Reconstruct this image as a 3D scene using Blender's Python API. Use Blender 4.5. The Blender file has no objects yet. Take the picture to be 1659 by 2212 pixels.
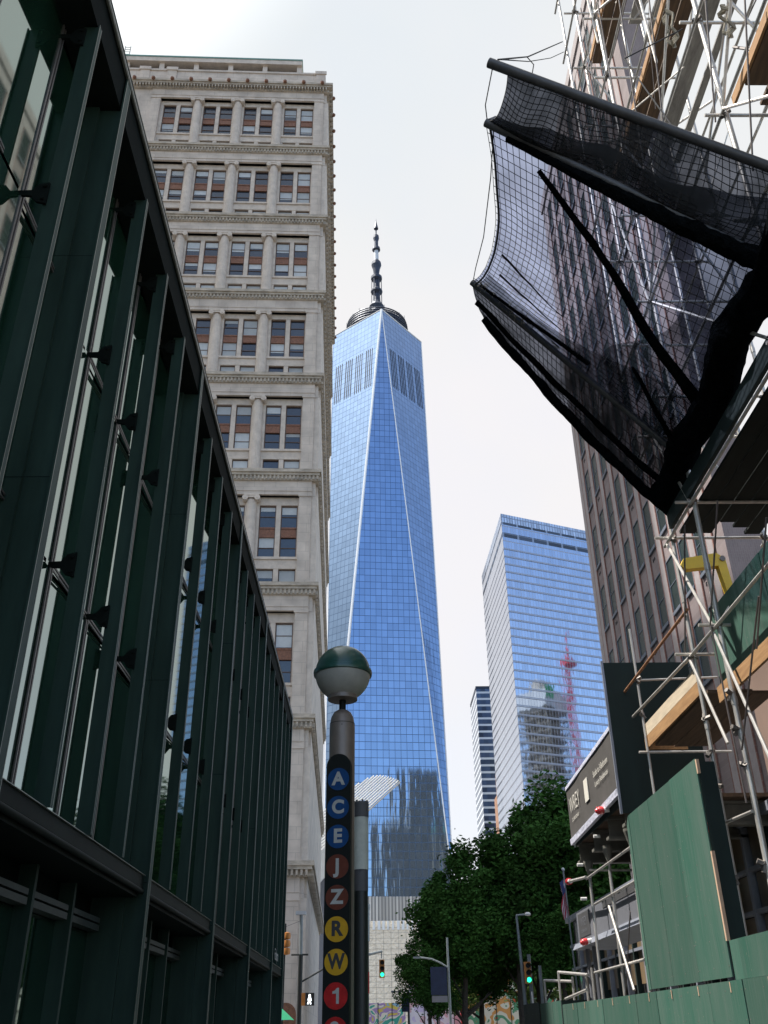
import bpy, math, random
from mathutils import Vector, Matrix, noise as mnoise
R = math.radians
random.seed(7)
S = bpy.context.scene
C = S.collection

# ------------------------------------------------------------ camera
cam_d = bpy.data.cameras.new('camera')
cam = bpy.data.objects.new('camera', cam_d); C.objects.link(cam)
cam_d.sensor_fit = 'HORIZONTAL'; cam_d.sensor_width = 36.0; cam_d.lens = 36.0*2006/1659
cam_d.clip_start = 0.05; cam_d.clip_end = 6000
_r = Vector((0.99988372, -0.01022174, -0.01131605))
_u = Vector((0.00488473, -0.48827858, 0.87267415))
_f = Vector((0.01444563, 0.87262795, 0.48817187))
cam.matrix_world = Matrix(((_r.x, _u.x, -_f.x, 0), (_r.y, _u.y, -_f.y, 0), (_r.z, _u.z, -_f.z, 1.65), (0, 0, 0, 1)))
S.camera = cam
S.render.resolution_x = 768; S.render.resolution_y = 1024

# ------------------------------------------------------------ sky and sun
SUN_EL, SUN_AZ = R(63), R(-84)            # azimuth from +Y, negative = to the left
sun_dir = Vector((math.sin(SUN_AZ)*math.cos(SUN_EL), math.cos(SUN_AZ)*math.cos(SUN_EL), math.sin(SUN_EL)))
W = bpy.data.worlds.new('World'); S.world = W; W.use_nodes = True
nt = W.node_tree; nt.nodes.clear()
def N(t, **k):
    n = nt.nodes.new(t)
    for a, b in k.items(): setattr(n, a, b)
    return n
sky = N('ShaderNodeTexSky', sky_type='NISHITA', sun_disc=False, sun_elevation=SUN_EL, sun_rotation=SUN_AZ, altitude=10, air_density=1.0, dust_density=1.2, ozone_density=1.5)
tc = N('ShaderNodeTexCoord')
dot = N('ShaderNodeVectorMath', operation='DOT_PRODUCT'); dot.inputs[1].default_value = Vector((-0.52, 0.48, 0.72)).normalized()
nt.links.new(tc.outputs['Generated'], dot.inputs[0])
mr = N('ShaderNodeMapRange', interpolation_type='SMOOTHSTEP'); mr.inputs[1].default_value = -0.10; mr.inputs[2].default_value = 0.58; mr.inputs[3].default_value = 0.04; mr.inputs[4].default_value = 0.97
nt.links.new(dot.outputs['Value'], mr.inputs[0])
nz = N('ShaderNodeTexNoise'); nz.inputs['Scale'].default_value = 2.2; nz.inputs['Detail'].default_value = 5
nt.links.new(tc.outputs['Generated'], nz.inputs['Vector'])
nr = N('ShaderNodeMapRange'); nr.inputs[1].default_value = 0.35; nr.inputs[2].default_value = 0.7; nr.inputs[3].default_value = -0.10; nr.inputs[4].default_value = 0.10
nt.links.new(nz.outputs['Fac'], nr.inputs[0])
ad = N('ShaderNodeMath', operation='ADD', use_clamp=True)
nt.links.new(mr.outputs[0], ad.inputs[0]); nt.links.new(nr.outputs[0], ad.inputs[1])
mx = N('ShaderNodeMix', data_type='RGBA')
sd = N('ShaderNodeVectorMath', operation='DOT_PRODUCT'); sd.inputs[1].default_value = sun_dir
nt.links.new(tc.outputs['Generated'], sd.inputs[0])
au = N('ShaderNodeMapRange', interpolation_type='SMOOTHSTEP'); au.inputs[1].default_value = 0.79; au.inputs[2].default_value = 0.96; au.inputs[3].default_value = 1.0; au.inputs[4].default_value = 2.6
nt.links.new(sd.outputs['Value'], au.inputs[0])
vg = N('ShaderNodeTexNoise'); vg.inputs['Scale'].default_value = 1.4; vg.inputs['Detail'].default_value = 4
nt.links.new(tc.outputs['Generated'], vg.inputs['Vector'])
tint = N('ShaderNodeMix', data_type='RGBA'); tint.inputs[6].default_value = (2.50, 2.62, 2.66, 1); tint.inputs[7].default_value = (2.84, 2.76, 2.78, 1)
vr = N('ShaderNodeMapRange'); vr.inputs[1].default_value = 0.35; vr.inputs[2].default_value = 0.65
nt.links.new(vg.outputs['Fac'], vr.inputs[0]); nt.links.new(vr.outputs[0], tint.inputs[0])
cl = N('ShaderNodeVectorMath', operation='SCALE')
nt.links.new(tint.outputs[2], cl.inputs[0]); nt.links.new(au.outputs[0], cl.inputs['Scale'])
nt.links.new(cl.outputs[0], mx.inputs[7])
nt.links.new(ad.outputs[0], mx.inputs[0]); nt.links.new(sky.outputs[0], mx.inputs[6])
bg = N('ShaderNodeBackground'); bg.inputs['Strength'].default_value = 0.13
ow = N('ShaderNodeOutputWorld')
nt.links.new(mx.outputs[2], bg.inputs[0]); nt.links.new(bg.outputs[0], ow.inputs[0])
sl = bpy.data.lights.new('sun', 'SUN'); sl.energy = 3.1; sl.angle = R(0.53); sl.color = (1.0, 0.95, 0.87)
so = bpy.data.objects.new('sun', sl); C.objects.link(so)
so.rotation_euler = (-sun_dir).to_track_quat('-Z', 'Y').to_euler()
S.view_settings.view_transform = 'Standard'; S.view_settings.look = 'None'
S.view_settings.exposure = 1.35; S.view_settings.gamma = 1.0
S.cycles.max_bounces = 8; S.cycles.transparent_max_bounces = 24
S.cycles.use_denoising = True

# ------------------------------------------------------------ helpers
class MB:
    """collects shapes in world space; build() links them as one mesh object"""
    def __init__(s, xf=None): s.v = []; s.f = []; s.uv = []; s.xf = xf
    def add(s, vs, fs, uvs=None):
        b = len(s.v)
        for p in vs:
            p = Vector(p)
            s.v.append(s.xf @ p if s.xf else p)
        for i, f in enumerate(fs):
            s.f.append(tuple(b+j for j in f))
            s.uv.append(uvs[i] if uvs else None)
        return s
    def box(s, x0, x1, y0, y1, z0, z1):
        x0, x1 = sorted((x0, x1)); y0, y1 = sorted((y0, y1)); z0, z1 = sorted((z0, z1))
        return s.add([(x0,y0,z0),(x1,y0,z0),(x1,y1,z0),(x0,y1,z0),(x0,y0,z1),(x1,y0,z1),(x1,y1,z1),(x0,y1,z1)],
                     [(3,2,1,0),(4,5,6,7),(0,1,5,4),(1,2,6,5),(2,3,7,6),(3,0,4,7)])
    def hexa(s, a, b):
        """two quads a (bottom) and b (top), 4 points each"""
        return s.add(list(a)+list(b), [(3,2,1,0),(4,5,6,7),(0,1,5,4),(1,2,6,5),(2,3,7,6),(3,0,4,7)])
    def tube(s, p, q, r, n=8, r2=None, caps=True):
        p, q = Vector(p), Vector(q); d = (q-p)
        if d.length < 1e-6: return s
        d.normalize(); a = d.orthogonal().normalized(); b = d.cross(a); r2 = r if r2 is None else r2
        vs = []
        for k in range(n):
            t = 2*math.pi*k/n; o = a*math.cos(t)+b*math.sin(t)
            vs += [p+o*r, q+o*r2]
        fs = [(2*k, 2*((k+1) % n), 2*((k+1) % n)+1, 2*k+1) for k in range(n)]
        if caps: fs += [tuple(2*k for k in range(n-1, -1, -1)), tuple(2*k+1 for k in range(n))]
        return s.add(vs, fs)
    def path(s, pts, r, n=6, rs=None):
        pts = [Vector(p) for p in pts]; m = len(pts); vs = []; fs = []
        ref = None
        for i, p in enumerate(pts):
            d = (pts[min(i+1, m-1)]-pts[max(i-1, 0)]).normalized()
            if ref is None: ref = d.orthogonal().normalized()
            a = (ref - d*ref.dot(d)).normalized(); ref = a; b = d.cross(a)
            rr = rs[i] if rs else r
            for k in range(n):
                t = 2*math.pi*k/n; vs.append(p+(a*math.cos(t)+b*math.sin(t))*rr)
        for i in range(m-1):
            for k in range(n):
                k2 = (k+1) % n; fs.append((i*n+k, i*n+k2, (i+1)*n+k2, (i+1)*n+k))
        fs += [tuple(range(n-1, -1, -1)), tuple((m-1)*n+k for k in range(n))]
        return s.add(vs, fs)
    def lathe(s, c, prof, n=32, cap=True):
        c = Vector(c); vs = []; fs = []; m = len(prof)
        for r, z in prof:
            for k in range(n):
                t = 2*math.pi*k/n; vs.append(c+Vector((r*math.cos(t), r*math.sin(t), z)))
        for i in range(m-1):
            for k in range(n):
                k2 = (k+1) % n; fs.append((i*n+k, i*n+k2, (i+1)*n+k2, (i+1)*n+k))
        if cap: fs += [tuple(range(n-1, -1, -1)), tuple((m-1)*n+k for k in range(n))]
        return s.add(vs, fs)
    def prism(s, poly, ext):
        n = len(poly); e = Vector(ext); poly = [Vector(p) for p in poly]
        return s.add(poly+[p+e for p in poly], [tuple(range(n-1, -1, -1)), tuple(range(n, 2*n))]+[(k, (k+1) % n, n+(k+1) % n, n+k) for k in range(n)])
    def quad(s, a, b, c, d, uv=None): return s.add([a, b, c, d], [(0,1,2,3)], [uv] if uv else None)
    def mesh(s, me, M):
        return s.add([M @ v.co for v in me.vertices], [tuple(p.vertices) for p in me.polygons])
    def build(s, name, mat, parent=None, smooth=False, org=None, label=None):
        o = org if org is not None else (WORG.get(parent.name, Vector()) if parent else Vector())
        me = bpy.data.meshes.new(name)
        me.from_pydata([tuple(v-o) for v in s.v], [], s.f)
        if any(u for u in s.uv):
            ul = me.uv_layers.new(name='UVMap'); li = 0
            for f, u in zip(s.f, s.uv):
                for k in range(len(f)):
                    ul.data[li].uv = u[k] if u else (0, 0)
                    li += 1
        if smooth: me.polygons.foreach_set('use_smooth', [True]*len(me.polygons))
        me.materials.append(mat); me.update()
        ob = bpy.data.objects.new(name, me); C.objects.link(ob)
        if parent: ob.parent = parent
        else: ob.location = o
        WORG[ob.name] = o
        if smooth == 'auto' or smooth is True:
            try: me.set_sharp_from_angle(angle=R(40))
            except Exception: pass
        if label: ob['label'] = label
        return ob
WORG = {}
def thing(name, label, cat, loc, group=None):
    o = bpy.data.objects.new(name, None); C.objects.link(o); o.location = loc; o.empty_display_size = 0.3
    o['label'] = label; o['category'] = cat
    if group: o['group'] = group
    WORG[o.name] = Vector(loc); return o
def tag(o, label=None, cat=None, group=None, kind=None):
    for k, v in (('label', label), ('category', cat), ('group', group), ('kind', kind)):
        if v: o[k] = v
    return o
def copy_tree(o, parent=None):
    c = o.copy(); C.objects.link(c); WORG[c.name] = WORG.get(o.name, Vector())
    if parent: c.parent = parent
    for ch in list(o.children): copy_tree(ch, c)
    return c
def text_mesh(body, size, bold=0.0, align='CENTER'):
    cu = bpy.data.curves.new('lettering', 'FONT'); cu.body = body; cu.size = size; cu.offset = bold
    cu.align_x = align; cu.align_y = 'CENTER'; cu.extrude = 0.0
    ob = bpy.data.objects.new('lettering', cu); C.objects.link(ob)
    dg = bpy.context.evaluated_depsgraph_get(); dg.update()
    me = bpy.data.meshes.new_from_object(ob.evaluated_get(dg))
    bpy.data.objects.remove(ob); bpy.data.curves.remove(cu)
    return me
def frame_mat(o, x, y):
    """matrix mapping text plane (x right, y up) to world axes at o"""
    x, y = Vector(x).normalized(), Vector(y).normalized(); z = x.cross(y)
    return Matrix(((x.x, y.x, z.x, o[0]), (x.y, y.y, z.y, o[1]), (x.z, y.z, z.z, o[2]), (0, 0, 0, 1)))

# ------------------------------------------------------------ materials
def mat(name, col, rough=0.6, metal=0.0, var=0.0, vscale=3.0, stretch=(1, 1, 1), spec=0.5, bump=0.0, bscale=20.0, rnd=0.0, col2=None, coat=0.0):
    m = bpy.data.materials.new(name); m.use_nodes = True; t = m.node_tree
    b = t.nodes['Principled BSDF']
    b.inputs['Base Color'].default_value = (*col, 1); b.inputs['Roughness'].default_value = rough
    b.inputs['Metallic'].default_value = metal; b.inputs['Specular IOR Level'].default_value = spec
    b.inputs['Coat Weight'].default_value = coat
    if var or bump or rnd:
        tcn = t.nodes.new('ShaderNodeTexCoord'); mp = t.nodes.new('ShaderNodeMapping'); mp.inputs['Scale'].default_value = stretch
        t.links.new(tcn.outputs['Object'], mp.inputs[0])
    if var or rnd:
        n = t.nodes.new('ShaderNodeTexNoise'); n.inputs['Scale'].default_value = vscale; n.inputs['Detail'].default_value = 6; n.inputs['Roughness'].default_value = 0.65
        t.links.new(mp.outputs[0], n.inputs['Vector'])
        mrn = t.nodes.new('ShaderNodeMapRange'); mrn.inputs[1].default_value = 0.3; mrn.inputs[2].default_value = 0.7
        t.links.new(n.outputs['Fac'], mrn.inputs[0])
        mixn = t.nodes.new('ShaderNodeMix'); mixn.data_type = 'RGBA'
        lo = col2 if col2 else tuple(c*(1-var) for c in col); hi = col if col2 else tuple(min(1, c*(1+var)) for c in col)
        mixn.inputs[6].default_value = (*lo, 1); mixn.inputs[7].default_value = (*hi, 1)
        t.links.new(mrn.outputs[0], mixn.inputs[0]); out = mixn.outputs[2]
        if rnd:
            oi = t.nodes.new('ShaderNodeObjectInfo'); mo = t.nodes.new('ShaderNodeMapRange'); mo.inputs[3].default_value = 1-rnd; mo.inputs[4].default_value = 1+rnd
            t.links.new(oi.outputs['Random'], mo.inputs[0])
            vm = t.nodes.new('ShaderNodeVectorMath'); vm.operation = 'SCALE'
            t.links.new(out, vm.inputs[0]); t.links.new(mo.outputs[0], vm.inputs['Scale']); out = vm.outputs[0]
        t.links.new(out, b.inputs['Base Color'])
    if bump:
        n2 = t.nodes.new('ShaderNodeTexNoise'); n2.inputs['Scale'].default_value = bscale; n2.inputs['Detail'].default_value = 4
        t.links.new(mp.outputs[0], n2.inputs['Vector'])
        bp = t.nodes.new('ShaderNodeBump'); bp.inputs['Strength'].default_value = bump; bp.inputs['Distance'].default_value = 0.05
        t.links.new(n2.outputs['Fac'], bp.inputs['Height']); t.links.new(bp.outputs[0], b.inputs['Normal'])
    return m
def grid_mat(name, col, line, du, dv, wu, wv, rough=0.1, metal=1.0, cellvar=0.12, wob=0.0, wscale=(0.12, 0.02), line_rough=0.5, line_metal=0.3, voff=0.0):
    """UV in metres: panels du x dv with joints wu, wv; each panel slightly different, and wavy"""
    m = bpy.data.materials.new(name); m.use_nodes = True; t = m.node_tree; b = t.nodes['Principled BSDF']
    L = t.links.new
    uv = t.nodes.new('ShaderNodeUVMap'); sp = t.nodes.new('ShaderNodeSeparateXYZ'); L(uv.outputs[0], sp.inputs[0])
    def mth(op, a, bb=None, clamp=False):
        n = t.nodes.new('ShaderNodeMath'); n.operation = op; n.use_clamp = clamp
        for i, q in enumerate((a, bb)):
            if q is None: continue
            if isinstance(q, (int, float)): n.inputs[i].default_value = q
            else: L(q, n.inputs[i])
        return n.outputs[0]
    u = mth('DIVIDE', sp.outputs[0], du); v = mth('DIVIDE', mth('ADD', sp.outputs[1], voff), dv)
    lu = mth('LESS_THAN', mth('FRACT', u), wu/du); lv = mth('LESS_THAN', mth('FRACT', v), wv/dv)
    ln = mth('MAXIMUM', lu, lv)
    cb = t.nodes.new('ShaderNodeCombineXYZ'); L(mth('FLOOR', u), cb.inputs[0]); L(mth('FLOOR', v), cb.inputs[1])
    wn = t.nodes.new('ShaderNodeTexWhiteNoise'); wn.noise_dimensions = '2D'; L(cb.outputs[0], wn.inputs['Vector'])
    mo = t.nodes.new('ShaderNodeMapRange'); mo.inputs[3].default_value = 1-cellvar; mo.inputs[4].default_value = 1+cellvar*0.6; L(wn.outputs['Value'], mo.inputs[0])
    vm = t.nodes.new('ShaderNodeVectorMath'); vm.operation = 'SCALE'; vm.inputs[0].default_value = col; L(mo.outputs[0], vm.inputs['Scale'])
    mixn = t.nodes.new('ShaderNodeMix'); mixn.data_type = 'RGBA'; mixn.inputs[7].default_value = (*line, 1)
    L(ln, mixn.inputs[0]); L(vm.outputs[0], mixn.inputs[6]); L(mixn.outputs[2], b.inputs['Base Color'])
    rr = t.nodes.new('ShaderNodeMapRange'); rr.inputs[3].default_value = rough; rr.inputs[4].default_value = line_rough; L(ln, rr.inputs[0]); L(rr.outputs[0], b.inputs['Roughness'])
    rm = t.nodes.new('ShaderNodeMapRange'); rm.inputs[3].default_value = metal; rm.inputs[4].default_value = line_metal; L(ln, rm.inputs[0]); L(rm.outputs[0], b.inputs['Metallic'])
    if wob:
        mp = t.nodes.new('ShaderNodeMapping'); mp.inputs['Scale'].default_value = (wscale[0], wscale[1], 1); L(uv.outputs[0], mp.inputs[0])
        n2 = t.nodes.new('ShaderNodeTexNoise'); n2.inputs['Scale'].default_value = 1.0; n2.inputs['Detail'].default_value = 3; L(mp.outputs[0], n2.inputs['Vector'])
        sm = mth('ADD', n2.outputs['Fac'], mth('MULTIPLY', wn.outputs['Value'], 0.0))
        bp = t.nodes.new('ShaderNodeBump'); bp.inputs['Strength'].default_value = 1.0; bp.inputs['Distance'].default_value = wob
        L(sm, bp.inputs['Height']); L(bp.outputs[0], b.inputs['Normal'])
    return m
def brick_mat(name, c1, c2, mortar, scale=1.0, bw=0.22, rh=0.075, ms=0.008, rot=None, rough=0.85, bump=0.3):
    m = bpy.data.materials.new(name); m.use_nodes = True; t = m.node_tree; b = t.nodes['Principled BSDF']; L = t.links.new
    tcn = t.nodes.new('ShaderNodeTexCoord'); mp = t.nodes.new('ShaderNodeMapping'); mp.vector_type = 'POINT'
    if rot: mp.inputs['Rotation'].default_value = rot
    L(tcn.outputs['Object'], mp.inputs[0])
    bt = t.nodes.new('ShaderNodeTexBrick'); bt.inputs['Scale'].default_value = scale; bt.inputs['Brick Width'].default_value = bw; bt.inputs['Row Height'].default_value = rh; bt.inputs['Mortar Size'].default_value = ms
    bt.inputs['Color1'].default_value = (*c1, 1); bt.inputs['Color2'].default_value = (*c2, 1); bt.inputs['Mortar'].default_value = (*mortar, 1)
    L(mp.outputs[0], bt.inputs['Vector'])
    n = t.nodes.new('ShaderNodeTexNoise'); n.inputs['Scale'].default_value = 0.6; n.inputs['Detail'].default_value = 7; L(tcn.outputs['Object'], n.inputs['Vector'])
    mo = t.nodes.new('ShaderNodeMapRange'); mo.inputs[1].default_value = 0.3; mo.inputs[2].default_value = 0.7; mo.inputs[3].default_value = 0.78; mo.inputs[4].default_value = 1.12; L(n.outputs['Fac'], mo.inputs[0])
    vm = t.nodes.new('ShaderNodeVectorMath'); vm.operation = 'SCALE'; L(bt.outputs['Color'], vm.inputs[0]); L(mo.outputs[0], vm.inputs['Scale'])
    L(vm.outputs[0], b.inputs['Base Color']); b.inputs['Roughness'].default_value = rough
    bp = t.nodes.new('ShaderNodeBump'); bp.inputs['Strength'].default_value = bump; bp.inputs['Distance'].default_value = 0.01; bp.invert = True
    L(bt.outputs['Fac'], bp.inputs['Height']); L(bp.outputs[0], b.inputs['Normal'])
    return m
def cloth_mesh_mat(name, col, alpha, tint):
    """fine woven screen: part of the light passes between the threads"""
    m = bpy.data.materials.new(name); m.use_nodes = True; t = m.node_tree; b = t.nodes['Principled BSDF']; L = t.links.new
    b.inputs['Base Color'].default_value = (*col, 1); b.inputs['Roughness'].default_value = 0.9
    tr = t.nodes.new('ShaderNodeBsdfTransparent'); tr.inputs[0].default_value = (*tint, 1)
    ms = t.nodes.new('ShaderNodeMixShader')
    tcn = t.nodes.new('ShaderNodeTexCoord'); n = t.nodes.new('ShaderNodeTexNoise'); n.inputs['Scale'].default_value = 1.7; n.inputs['Detail'].default_value = 5
    L(tcn.outputs['Object'], n.inputs['Vector'])
    mo = t.nodes.new('ShaderNodeMapRange'); mo.inputs[1].default_value = 0.35; mo.inputs[2].default_value = 0.65; mo.inputs[3].default_value = max(0, alpha-0.12); mo.inputs[4].default_value = min(1, alpha+0.12)
    L(n.outputs['Fac'], mo.inputs[0]); L(mo.outputs[0], ms.inputs[0]); L(tr.outputs[0], ms.inputs[1]); L(b.outputs[0], ms.inputs[2])
    L(ms.outputs[0], t.nodes['Material Output'].inputs[0]); return m
def emit_mat(name, col, st):
    m = bpy.data.materials.new(name); m.use_nodes = True; b = m.node_tree.nodes['Principled BSDF']
    b.inputs['Base Color'].default_value = (*col, 1); b.inputs['Emission Color'].default_value = (*col, 1); b.inputs['Emission Strength'].default_value = st; return m

M = {}
M['asphalt'] = mat('asphalt', (0.09, 0.088, 0.085), 0.9, var=0.25, vscale=8, bump=0.3, bscale=120)
M['pave'] = brick_mat('pavement', (0.30, 0.29, 0.27), (0.26, 0.25, 0.24), (0.14, 0.14, 0.13), 1.0, 1.5, 1.5, 0.012, bump=0.1)
M['paint'] = mat('road_paint', (0.75, 0.74, 0.7), 0.7, var=0.15, vscale=5)
M['hall_steel'] = mat('hall_green_steel', (0.026, 0.050, 0.040), 0.5, 0.0, var=0.25, vscale=2.5, stretch=(1, 1, 0.15), spec=0.13)
M['hall_beam'] = mat('hall_beam_steel', (0.010, 0.015, 0.012), 0.6, 0.0, var=0.2, vscale=2, spec=0.08)
M['hall_edge'] = mat('hall_bare_edge', (0.22, 0.235, 0.20), 0.35, 0.6, var=0.2, vscale=4)
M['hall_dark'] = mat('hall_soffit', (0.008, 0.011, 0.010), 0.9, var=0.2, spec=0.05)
M['vent_metal'] = mat('hall_vent_metal', (0.045, 0.055, 0.045), 0.6, 0.1, var=0.2)
M['hall_frame'] = mat('hall_aluminium', (0.12, 0.11, 0.10), 0.4, 0.4, var=0.15)
M['hall_glass'] = mat('hall_glass', (0.008, 0.026, 0.015), 0.035, spec=0.0, var=0.5, vscale=0.6, stretch=(1, 1, 0.3))
_g = M['hall_glass'].node_tree
_gl = _g.nodes.new('ShaderNodeBsdfGlossy'); _gl.inputs['Color'].default_value = (0.80, 0.92, 0.85, 1); _gl.inputs['Roughness'].default_value = 0.03
_gm = _g.nodes.new('ShaderNodeMixShader'); _gf = _g.nodes.new('ShaderNodeFresnel'); _gf.inputs['IOR'].default_value = 4.2
_g.links.new(_gf.outputs[0], _gm.inputs[0]); _g.links.new(_g.nodes['Principled BSDF'].outputs[0], _gm.inputs[1]); _g.links.new(_gl.outputs[0], _gm.inputs[2])
_g.links.new(_gm.outputs[0], _g.nodes['Material Output'].inputs[0])
M['stone'] = brick_mat('limestone', (0.63, 0.55, 0.47), (0.60, 0.52, 0.445), (0.44, 0.385, 0.33), 1.0, 2.4, 1.15, 0.02, rot=(R(90), 0, 0), bump=0.12)
M['stone_trim'] = mat('limestone_trim', (0.62, 0.54, 0.46), 0.85, var=0.16, vscale=1.1, bump=0.25, bscale=9)
M['stone_stain'] = mat('limestone_weathered', (0.46, 0.40, 0.325), 0.9, var=0.35, vscale=0.9, stretch=(1, 1, 3), bump=0.3, bscale=8)
M['bronze'] = mat('bronze_spandrel', (0.22, 0.098, 0.055), 0.55, 0.15, var=0.35, vscale=5, bump=0.6, bscale=14)
M['bronze_frame'] = mat('bronze_frame', (0.12, 0.07, 0.045), 0.5, 0.1, var=0.2)
M['pane'] = mat('window_glass', (0.022, 0.034, 0.05), 0.06, spec=0.9, rnd=0.3, var=0.2)
M['blind'] = mat('roller_blind', (0.50, 0.53, 0.54), 0.6, rnd=0.22, var=0.06, vscale=2)
M['patina'] = mat('copper_patina', (0.16, 0.30, 0.27), 0.7, var=0.2)
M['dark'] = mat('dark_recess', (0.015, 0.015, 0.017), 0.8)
M['brown_brick'] = brick_mat('brown_brick', (0.25, 0.20, 0.20), (0.22, 0.175, 0.175), (0.26, 0.23, 0.22), 1.0, 0.22, 0.075, 0.008, rot=(R(90), 0, R(90)))
M['brown_pier'] = mat('brown_pier_stone', (0.33, 0.29, 0.29), 0.85, var=0.14, vscale=2, bump=0.2)
M['brown_pane'] = mat('dark_teal_pane', (0.020, 0.034, 0.034), 0.25, spec=0.22, rnd=0.3, var=0.3, vscale=2)
M['red_edge'] = brick_mat('red_brick_edge', (0.24, 0.115, 0.09), (0.2, 0.09, 0.075), (0.26, 0.2, 0.18), 1.0, 0.22, 0.075, 0.008, rot=(R(90), 0, R(90)))
M['sill'] = mat('slate_sill', (0.13, 0.15, 0.19), 0.6, var=0.1)
M['wtc_glass'] = grid_mat('tower_glass', (0.245, 0.345, 0.50), (0.075, 0.12, 0.20), 3.05, 4.06, 0.22, 0.32, rough=0.05, cellvar=0.10, wob=0.15, wscale=(0.16, 0.022), line_metal=0.85, line_rough=0.25)
M['steel_edge'] = mat('stainless_glint_edge', (0.80, 0.80, 0.80), 0.35, 0.15)  # sun glint put into the colour: near white, hardly metallic
M['wtc_podium'] = grid_mat('tower_podium_louvres', (0.34, 0.35, 0.36), (0.13, 0.14, 0.15), 1.6, 60, 0.7, 0.5, rough=0.35, metal=0.4, cellvar=0.35)
M['mast'] = mat('mast_dark_steel', (0.035, 0.045, 0.07), 0.5, 0.4, var=0.3, vscale=0.4)
M['mast_light'] = mat('mast_white_sleeve', (0.5, 0.53, 0.57), 0.4)
M['seven_glass'] = grid_mat('office_glass', (0.46, 0.53, 0.65), (0.34, 0.36, 0.42), 1.55, 4.15, 0.14, 0.5, rough=0.05, cellvar=0.10, wob=0.07, wscale=(0.12, 0.05), line_metal=0.4)
M['seven_fin'] = mat('floor_fin_metal', (0.30, 0.31, 0.36), 0.4, 0.3)
M['crown'] = grid_mat('crown_screen', (0.55, 0.63, 0.75), (0.2, 0.24, 0.33), 1.55, 9.0, 0.5, 0.5, rough=0.25, metal=0.6, cellvar=0.3)
M['louvre'] = grid_mat('vent_louvre', (0.06, 0.08, 0.12), (0.25, 0.3, 0.4), 8.5, 8, 1.0, 0.2, rough=0.5, metal=0.2, cellvar=0.4)
M['far_grid'] = grid_mat('far_tower_grid', (0.055, 0.085, 0.15), (0.62, 0.66, 0.72), 3.0, 4.4, 0.0, 1.35, rough=0.2, metal=0.3, cellvar=0.5, line_metal=0.0)
M['far_light'] = grid_mat('far_tower_light', (0.45, 0.52, 0.62), (0.7, 0.74, 0.8), 6.0, 4.4, 0.8, 1.6, rough=0.2, metal=0.4, cellvar=0.3, line_metal=0.0)
M['terracotta'] = mat('terracotta', (0.36, 0.20, 0.13), 0.85, var=0.25, vscale=0.3)
M['white_rib'] = mat('white_painted_steel', (0.80, 0.80, 0.79), 0.45, var=0.04, vscale=0.4)
M['marble'] = brick_mat('veined_marble', (0.86, 0.76, 0.63), (0.76, 0.67, 0.55), (0.60, 0.52, 0.42), 1.0, 1.6, 1.05, 0.05, rot=(R(90), 0, 0), bump=0.5)
M['trunk'] = mat('bark', (0.055, 0.045, 0.035), 0.95, var=0.3, vscale=6, bump=0.6, bscale=15)
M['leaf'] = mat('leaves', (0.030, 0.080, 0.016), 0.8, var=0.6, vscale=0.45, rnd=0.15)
M['leaf_sunlit'] = mat('leaves_sunlit', (0.11, 0.16, 0.035), 0.6, var=0.4, vscale=0.8)  # sunlight put into the leaf colour: paler, yellower copy of the leaves
for k in ('leaf', 'leaf_sunlit'):
    b = M[k].node_tree.nodes['Principled BSDF']; b.inputs['Specular IOR Level'].default_value = 0.08
M['galv'] = mat('galvanised_tube', (0.60, 0.57, 0.53), 0.42, 0.55, var=0.22, vscale=7, stretch=(1, 1, 0.4))
M['rust'] = mat('rusty_tube', (0.33, 0.16, 0.08), 0.8, 0.1, var=0.4, vscale=9)
M['clamp'] = mat('coupler_steel', (0.20, 0.18, 0.165), 0.6, 0.5, var=0.3, vscale=20)
M['wire'] = mat('dark_wire', (0.13, 0.11, 0.105), 0.6, 0.3)
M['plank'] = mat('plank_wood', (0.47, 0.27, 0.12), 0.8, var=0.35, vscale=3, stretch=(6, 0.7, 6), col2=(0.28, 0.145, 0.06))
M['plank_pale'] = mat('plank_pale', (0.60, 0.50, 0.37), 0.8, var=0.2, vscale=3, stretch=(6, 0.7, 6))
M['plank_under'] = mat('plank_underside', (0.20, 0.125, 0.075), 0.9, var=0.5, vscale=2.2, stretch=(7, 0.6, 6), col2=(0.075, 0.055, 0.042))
M['grey_board'] = mat('grey_weathered_board', (0.33, 0.32, 0.305), 0.9, var=0.35, vscale=2.5, stretch=(4, 0.8, 4), bump=0.2)
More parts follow.
